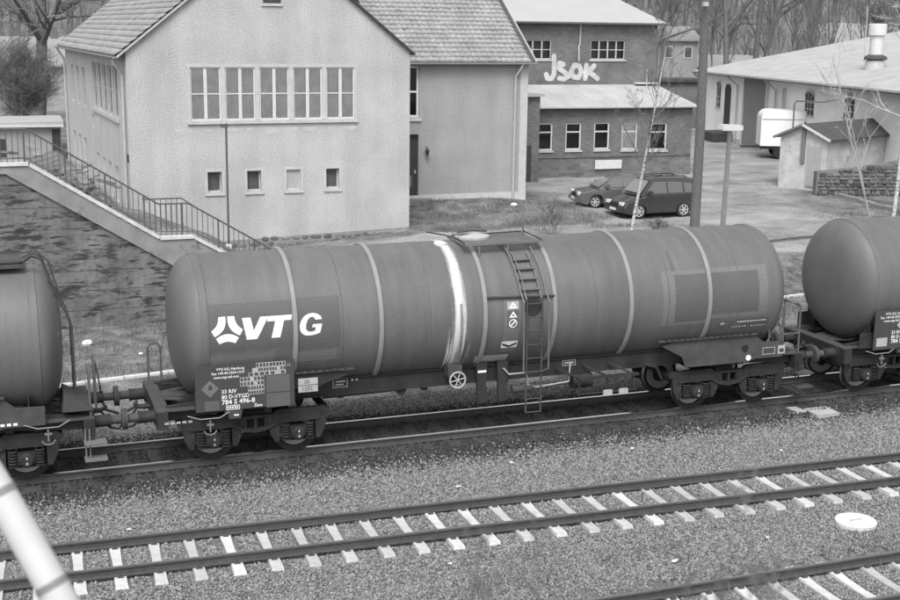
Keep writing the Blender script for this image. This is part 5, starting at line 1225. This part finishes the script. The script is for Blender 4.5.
def rock(name, label, cat, x, y, s, m, grp=None, z=0):
    rnd = random.Random(int(x*100+y*10)); b = MB().lathe([(-.5,.001),(-.35,.35),(0,.5),(.3,.4),(.48,.001)], 'z', n=7); b.v = [(p[0]*s*rnd.uniform(.8, 1.2), p[1]*s*rnd.uniform(.8, 1.2), p[2]*s*.6*rnd.uniform(.8, 1.2)) for p in b.v]
    o = b.build(name, m); o.location = (x, y, Tz(x, y)+s*.2+z); o.rotation_euler = (0, 0, rnd.uniform(0, 3)); return tag(o, label, cat, grp)
rock('white_stone', 'large white stone in the grass below the retaining wall', 'stone', -1.75, 10.2, .34, 'white')
rock('white_stone', 'small white stone on the grass right of the larger one', 'stone', -.4, 8.9, .14, 'white')
rock('white_stone', 'white lump at the foot of the annex wall', 'stone', 17.7, 25.4, .32, 'white')
def scrap(i, x, y, s, label):
    rnd = random.Random(i); n = 6; b = MB(); P = [(s*math.cos(2*math.pi*k/n)*rnd.uniform(.5, 1.2), s*.6*math.sin(2*math.pi*k/n)*rnd.uniform(.5, 1.2), rnd.uniform(.0, .04)) for k in range(n)]
    b.add(P+[(p[0]*.98, p[1]*.98, p[2]+.006) for p in P], [tuple(range(n))[::-1], tuple(range(n, 2*n))]+[(k, (k+1) % n, n+(k+1) % n, n+k) for k in range(n)])
    o = b.build('paper_scrap', 'white'); o.location = (x, y, Tz(x, y)+.06); return tag(o, label, 'litter', 'white scraps on the ballast')
scr = [(-3.38,-2.26,.06,'white scrap near the blurred pipe, just below the left wagon bogie'),(-.19,-1.76,.05,'white scrap below the left bogie of the lettered wagon'),(-2.0,-3.3,.06,'white scrap between the pipe and the middle track'),(.45,-3.2,.06,'largest white scrap on the ballast below the data board'),(6.24,-2.38,.06,'white scrap on the ballast below the tank ladder'),(9.16,-2.38,.05,'white scrap on the ballast below the right bogie'),(4.7,-3.2,.07,'white scrap between the handwheel and the middle track'),(7.1,-8.0,.10,'crumpled white paper near the bottom edge between the lower two tracks'),(9.3,-7.6,.05,'tiny white scrap left of the round shaft cover'),(3.2,-6.9,.05,'white scrap below the middle track at the bottom centre'),(12.4,-3.4,.05,'white scrap below the flat concrete slabs')]
for i, (x, y, s, lb) in enumerate(scr): scrap(i, x, y, s, lb)
# debris heap beside the stair, pieces joined (tangle nobody could count)
rnd = random.Random(9); b = MB()
for k in range(90):
    x, y = rnd.gauss(-2.0, .7), rnd.gauss(18.0, 1.0); z = Tz(x, y)+abs(rnd.gauss(.9, .5)); a = rnd.uniform(0, 3.14); l = rnd.uniform(.2, .9); tl = rnd.uniform(-.4, .4)
    b.beam((x-l/2*math.cos(a), y-l/2*math.sin(a), z-tl*l/2), (x+l/2*math.cos(a), y+l/2*math.sin(a), z+tl*l/2), rnd.uniform(.08, .4), rnd.uniform(.03, .12))
tag(b.build('rubble_heap', 'rubble'), kind='stuff')
# ---------------------------------------------------------------- cars
def car(name, label, loc, rz, L, H, Wd, paint, suv):
    t = thing(name, label, 'car', loc, rz, 'cars parked by the brick building')
    # local: front towards -x, width along y, x from 0 (front bumper) to L
    gc = .21 if suv else .17; bh = 1.04 if suv else .90           # sill height, waist height
    prof = [(0,.42),(.03,.60),(.10,.72),(.95,bh-.06),(L*.28,bh),(L-.10,bh+.02),(L-.02,.72),(L,.48),(L-.06,gc+.06),(L-.3,gc),(.3,gc),(.05,gc+.06)]
    def arc(cx): return [(cx+.36*math.cos(a), .32+.36*math.sin(a)) for a in np.linspace(math.pi*1.06, -.06*math.pi, 9)]
    wx = (.80, L-.80)
    low = [(L-.3,gc)] + [(x, z) for x, z in arc(wx[1])[::-1]] + [(x, z) for x, z in arc(wx[0])[::-1]] + [(.3,gc),(.05,gc+.06)]
    P = prof[:9] + low
    ys = (0, .10, .26, Wd-.26, Wd-.10, Wd); ins = (.0, .0, .0, .0, .0, .0); sc = ((.94, .86), (.985, .97), (1, 1), (1, 1), (.985, .97), (.94, .86))
    V, n = [], len(P)
    for y, (sx, sz) in zip(ys, sc): V += [((x-L/2)*sx+L/2, y, .5+(z-.5)*sz if z > .5 else z) for x, z in P]
    b = MB().add(V, [tuple(range(n)), tuple(5*n+j for j in range(n))[::-1]] + [(i*n+j, i*n+(j+1) % n, (i+1)*n+(j+1) % n, (i+1)*n+j) for i in range(5) for j in range(n)])
    body = b.build('body', paint, t, True, angle=40)
    x0, x1, x2, x3 = (L*.23, L*.38, L*.925, L*.985) if suv else (L*.24, L*.43, L*.80, L*.965)
    cab = [(x0,bh-.03),(x1,H-.05),(x1+.25,H),(x2-.2,H),(x2,H-.05),(x3,bh)]; m = len(cab); V = []
    for y, k in ((.06, 0), (.13, .5), (.24, 1), (Wd-.24, 1), (Wd-.13, .5), (Wd-.06, 0)):
        V += [(x, y if z < bh+.05 else (y if k == 1 else (.06+k*.22 if y < Wd/2 else Wd-.06-k*.22)), (z if k == 1 or z < bh+.05 else bh+(z-bh)*(.97 if k else .9))) for x, z in cab]
    V = []
    for yb, yt, kz in ((.07, .22, .95), (.10, .30, 1.0), (Wd-.10, Wd-.30, 1.0), (Wd-.07, Wd-.22, .95)):
        V += [(x, yb if z < bh+.05 else yt, z if z < bh+.05 else bh+(z-bh)*kz) for x, z in cab]
    MB().add(V, [tuple(range(m)), tuple(3*m+j for j in range(m))[::-1]] + [(i*m+j, i*m+(j+1) % m, (i+1)*m+(j+1) % m, (i+1)*m+j) for i in range(3) for j in range(m)]).build('cabin', paint, t, True, angle=30)
    def side_pt(x, f, left=True):      # f 0..1 up the window on the near side
        y = .07+(.22-.07)*f; return (x, y-.012 if left else Wd-y+.012, bh+.04+(H-.12-bh)*f*.93)
    def pane(xa, xb, xc, xd):
        for lf in (True, False):
            q = [side_pt(xa, .05, lf), side_pt(xb, .05, lf), side_pt(xc, .93, lf), side_pt(xd, .93, lf)]; o = .012 if lf else -.012
            MB().add(q+[(a, y+o, z) for a, y, z in q], [(0,1,2,3),(4,5,6,7),(0,1,5,4),(1,2,6,5),(2,3,7,6),(3,0,4,7)]).build('side_window', 'carglass', t)
    xm = (x1+x2)/2
    pane(x0+.28, xm-.32, xm-.32, x1+.12); pane(xm-.24, xm+.52, xm+.48, xm-.24)
    if suv: pane(xm+.62, x3-.20, x2-.10, xm+.58)
    else: pane(xm+.60, x3-.32, x2-.06, xm+.56)
    def quad(name, q, m): 
        b = MB().add(q+[(a, y, z-.015) for a, y, z in q], [(0,1,2,3),(4,5,6,7),(0,1,5,4),(1,2,6,5),(2,3,7,6),(3,0,4,7)]); return b.build(name, m, t)
    zx = lambda f: (x0+(x1-x0)*f-.03, bh+(H-.05-bh)*f+.02)
    quad('windscreen', [(zx(.10)[0], .16, zx(.10)[1]), (zx(.10)[0], Wd-.16, zx(.10)[1]), (zx(.90)[0], Wd-.30, zx(.90)[1]-.02), (zx(.90)[0], .30, zx(.90)[1]-.02)], 'windscreen')
    rx = lambda f: (x3+(x2-x3)*f+.03, bh+(H-.05-bh)*f+.02)
    quad('rear_window', [(rx(.2)[0], .20, rx(.2)[1]), (rx(.2)[0], Wd-.20, rx(.2)[1]), (rx(.9)[0], Wd-.32, rx(.9)[1]), (rx(.9)[0], .32, rx(.9)[1])], 'carglass')
    wr = .345 if suv else .30
    for cx in wx:
        for y, s in ((.10, -1), (Wd-.10, 1)):
            wl = MB().lathe([(-.1,.0),(-.1,wr-.03),(-.07,wr),(.07,wr),(.1,wr-.03),(.1,0)], 'y', (cx, y, wr), 24).build('wheel', 'rubber', t, True)
            rm = MB().lathe([(s*.085,wr*.68),(s*.112,wr*.68),(s*.108,wr*.60),(s*.09,wr*.56)], 'y', (cx, y, wr), 20)
            for k in range(6):
                a = k*math.pi/3; rm.beam((cx, y+s*.105, wr), (cx+wr*.6*math.cos(a), y+s*.105, wr+wr*.6*math.sin(a)), .055, .02, (0, s, 0))
            rm.lathe([(s*.09,.07),(s*.118,.06),(s*.118,0)], 'y', (cx, y, wr), 10).build('rim', 'alloy', wl)
    for y in (.12, Wd-.46): MB().box(.035, .16, y, y+.34, .60, .74).build('headlight', 'lampglass', t)
    for y in (.05, Wd-.19): MB().box(L-.09, L+.004, y, y+.14, .75, bh+(.3 if suv else 0)).build('tail_light', 'pipe_band', t)
    MB().box(-.03, .10, .10, Wd-.10, .30, .48).build('front_bumper', paint, t); MB().box(L-.10, L+.04, .08, Wd-.08, .34, .56).build('rear_bumper', 'rubber', t)
    MB().box(.01, .09, .55, Wd-.55, .50, .68).build('grille', 'rubber', t); MB().box(-.045, -.032, Wd/2-.26, Wd/2+.26, .36, .47).build('number_plate', 'white', t)
    for y in (-.10, Wd+.02): MB().box(x0+.35, x0+.52, y, y+.16 if y > 0 else -.0, bh+.04, bh+.20).build('mirror', paint, t)
    for y in (-.006, Wd-.004): MB().box(.9, L-.25, y+.01, y+.022-.0, bh-.10, bh-.075).build('trim_strip', 'pipe_band', t)
    if suv:
        for y in (.34, Wd-.34): MB().tube([(x1+.25, y, H), (x1+.35, y, H+.06), (x2-.35, y, H+.06), (x2-.25, y, H)], .02, 5).build('roof_rail', 'rubber', t)
    return t
MT['windscreen'] = mat('windscreen_glass', .20, .08, .02, 3, spec=.9)
car('parked_car', 'dark station wagon parked behind the birch, rear towards the pole', (21.95, 23.1, Tz(23.8, 23.8)+.01), .045, 3.9, 1.76, 1.76, 'carpaint', True)
car('parked_car', 'grey hatchback with bright windscreen, half hidden by the station wagon', (21.1, 25.9, Tz(22.3, 26.4)+.01), -.16, 3.9, 1.42, 1.68, 'carpaint2', False)

# ---------------------------------------------------------------- white pipe of the bridge railing, close to the lens
PR = thing('bridge_railing', 'blurred white bent pipe of the bridge railing in the bottom left corner', 'railing', (-4.0552, -25.2901, 8.3328))
P = [(-.112,.088,.2037), (-.0525,.0425,.1018), (-.0255,.021,.0509), (0,0,0), (.0247,-.0203,-.0509), (.0475,-.039,-.1018), (.079,-.065,-.1782), (.10,-.082,-.26)]
def smooth(P, n=6):
    out = []
    for i in range(len(P)-1):
        p0, p1, p2, p3 = [Vector(P[max(0, min(len(P)-1, i+k))]) for k in (-1, 0, 1, 2)]
        for j in range(n):
            t = j/n; out.append(.5*((2*p1)+(p2-p0)*t+(2*p0-5*p1+4*p2-p3)*t*t+(3*p1-p0-3*p2+p3)*t**3))
    return out+[Vector(P[-1])]
MB().tube(smooth(P), .0212, 20).build('pipe', 'pipe', PR, True)
for i, (a, c_) in enumerate((((-.0355, .0293, .0723), (-.0318, .0262, .0643)), ((.0203, -.0168, -.042), (.0242, -.02, -.0499)))): MB().tube([a, c_], .0219, 20).build('pipe_joint', 'pipe_band', PR, True)
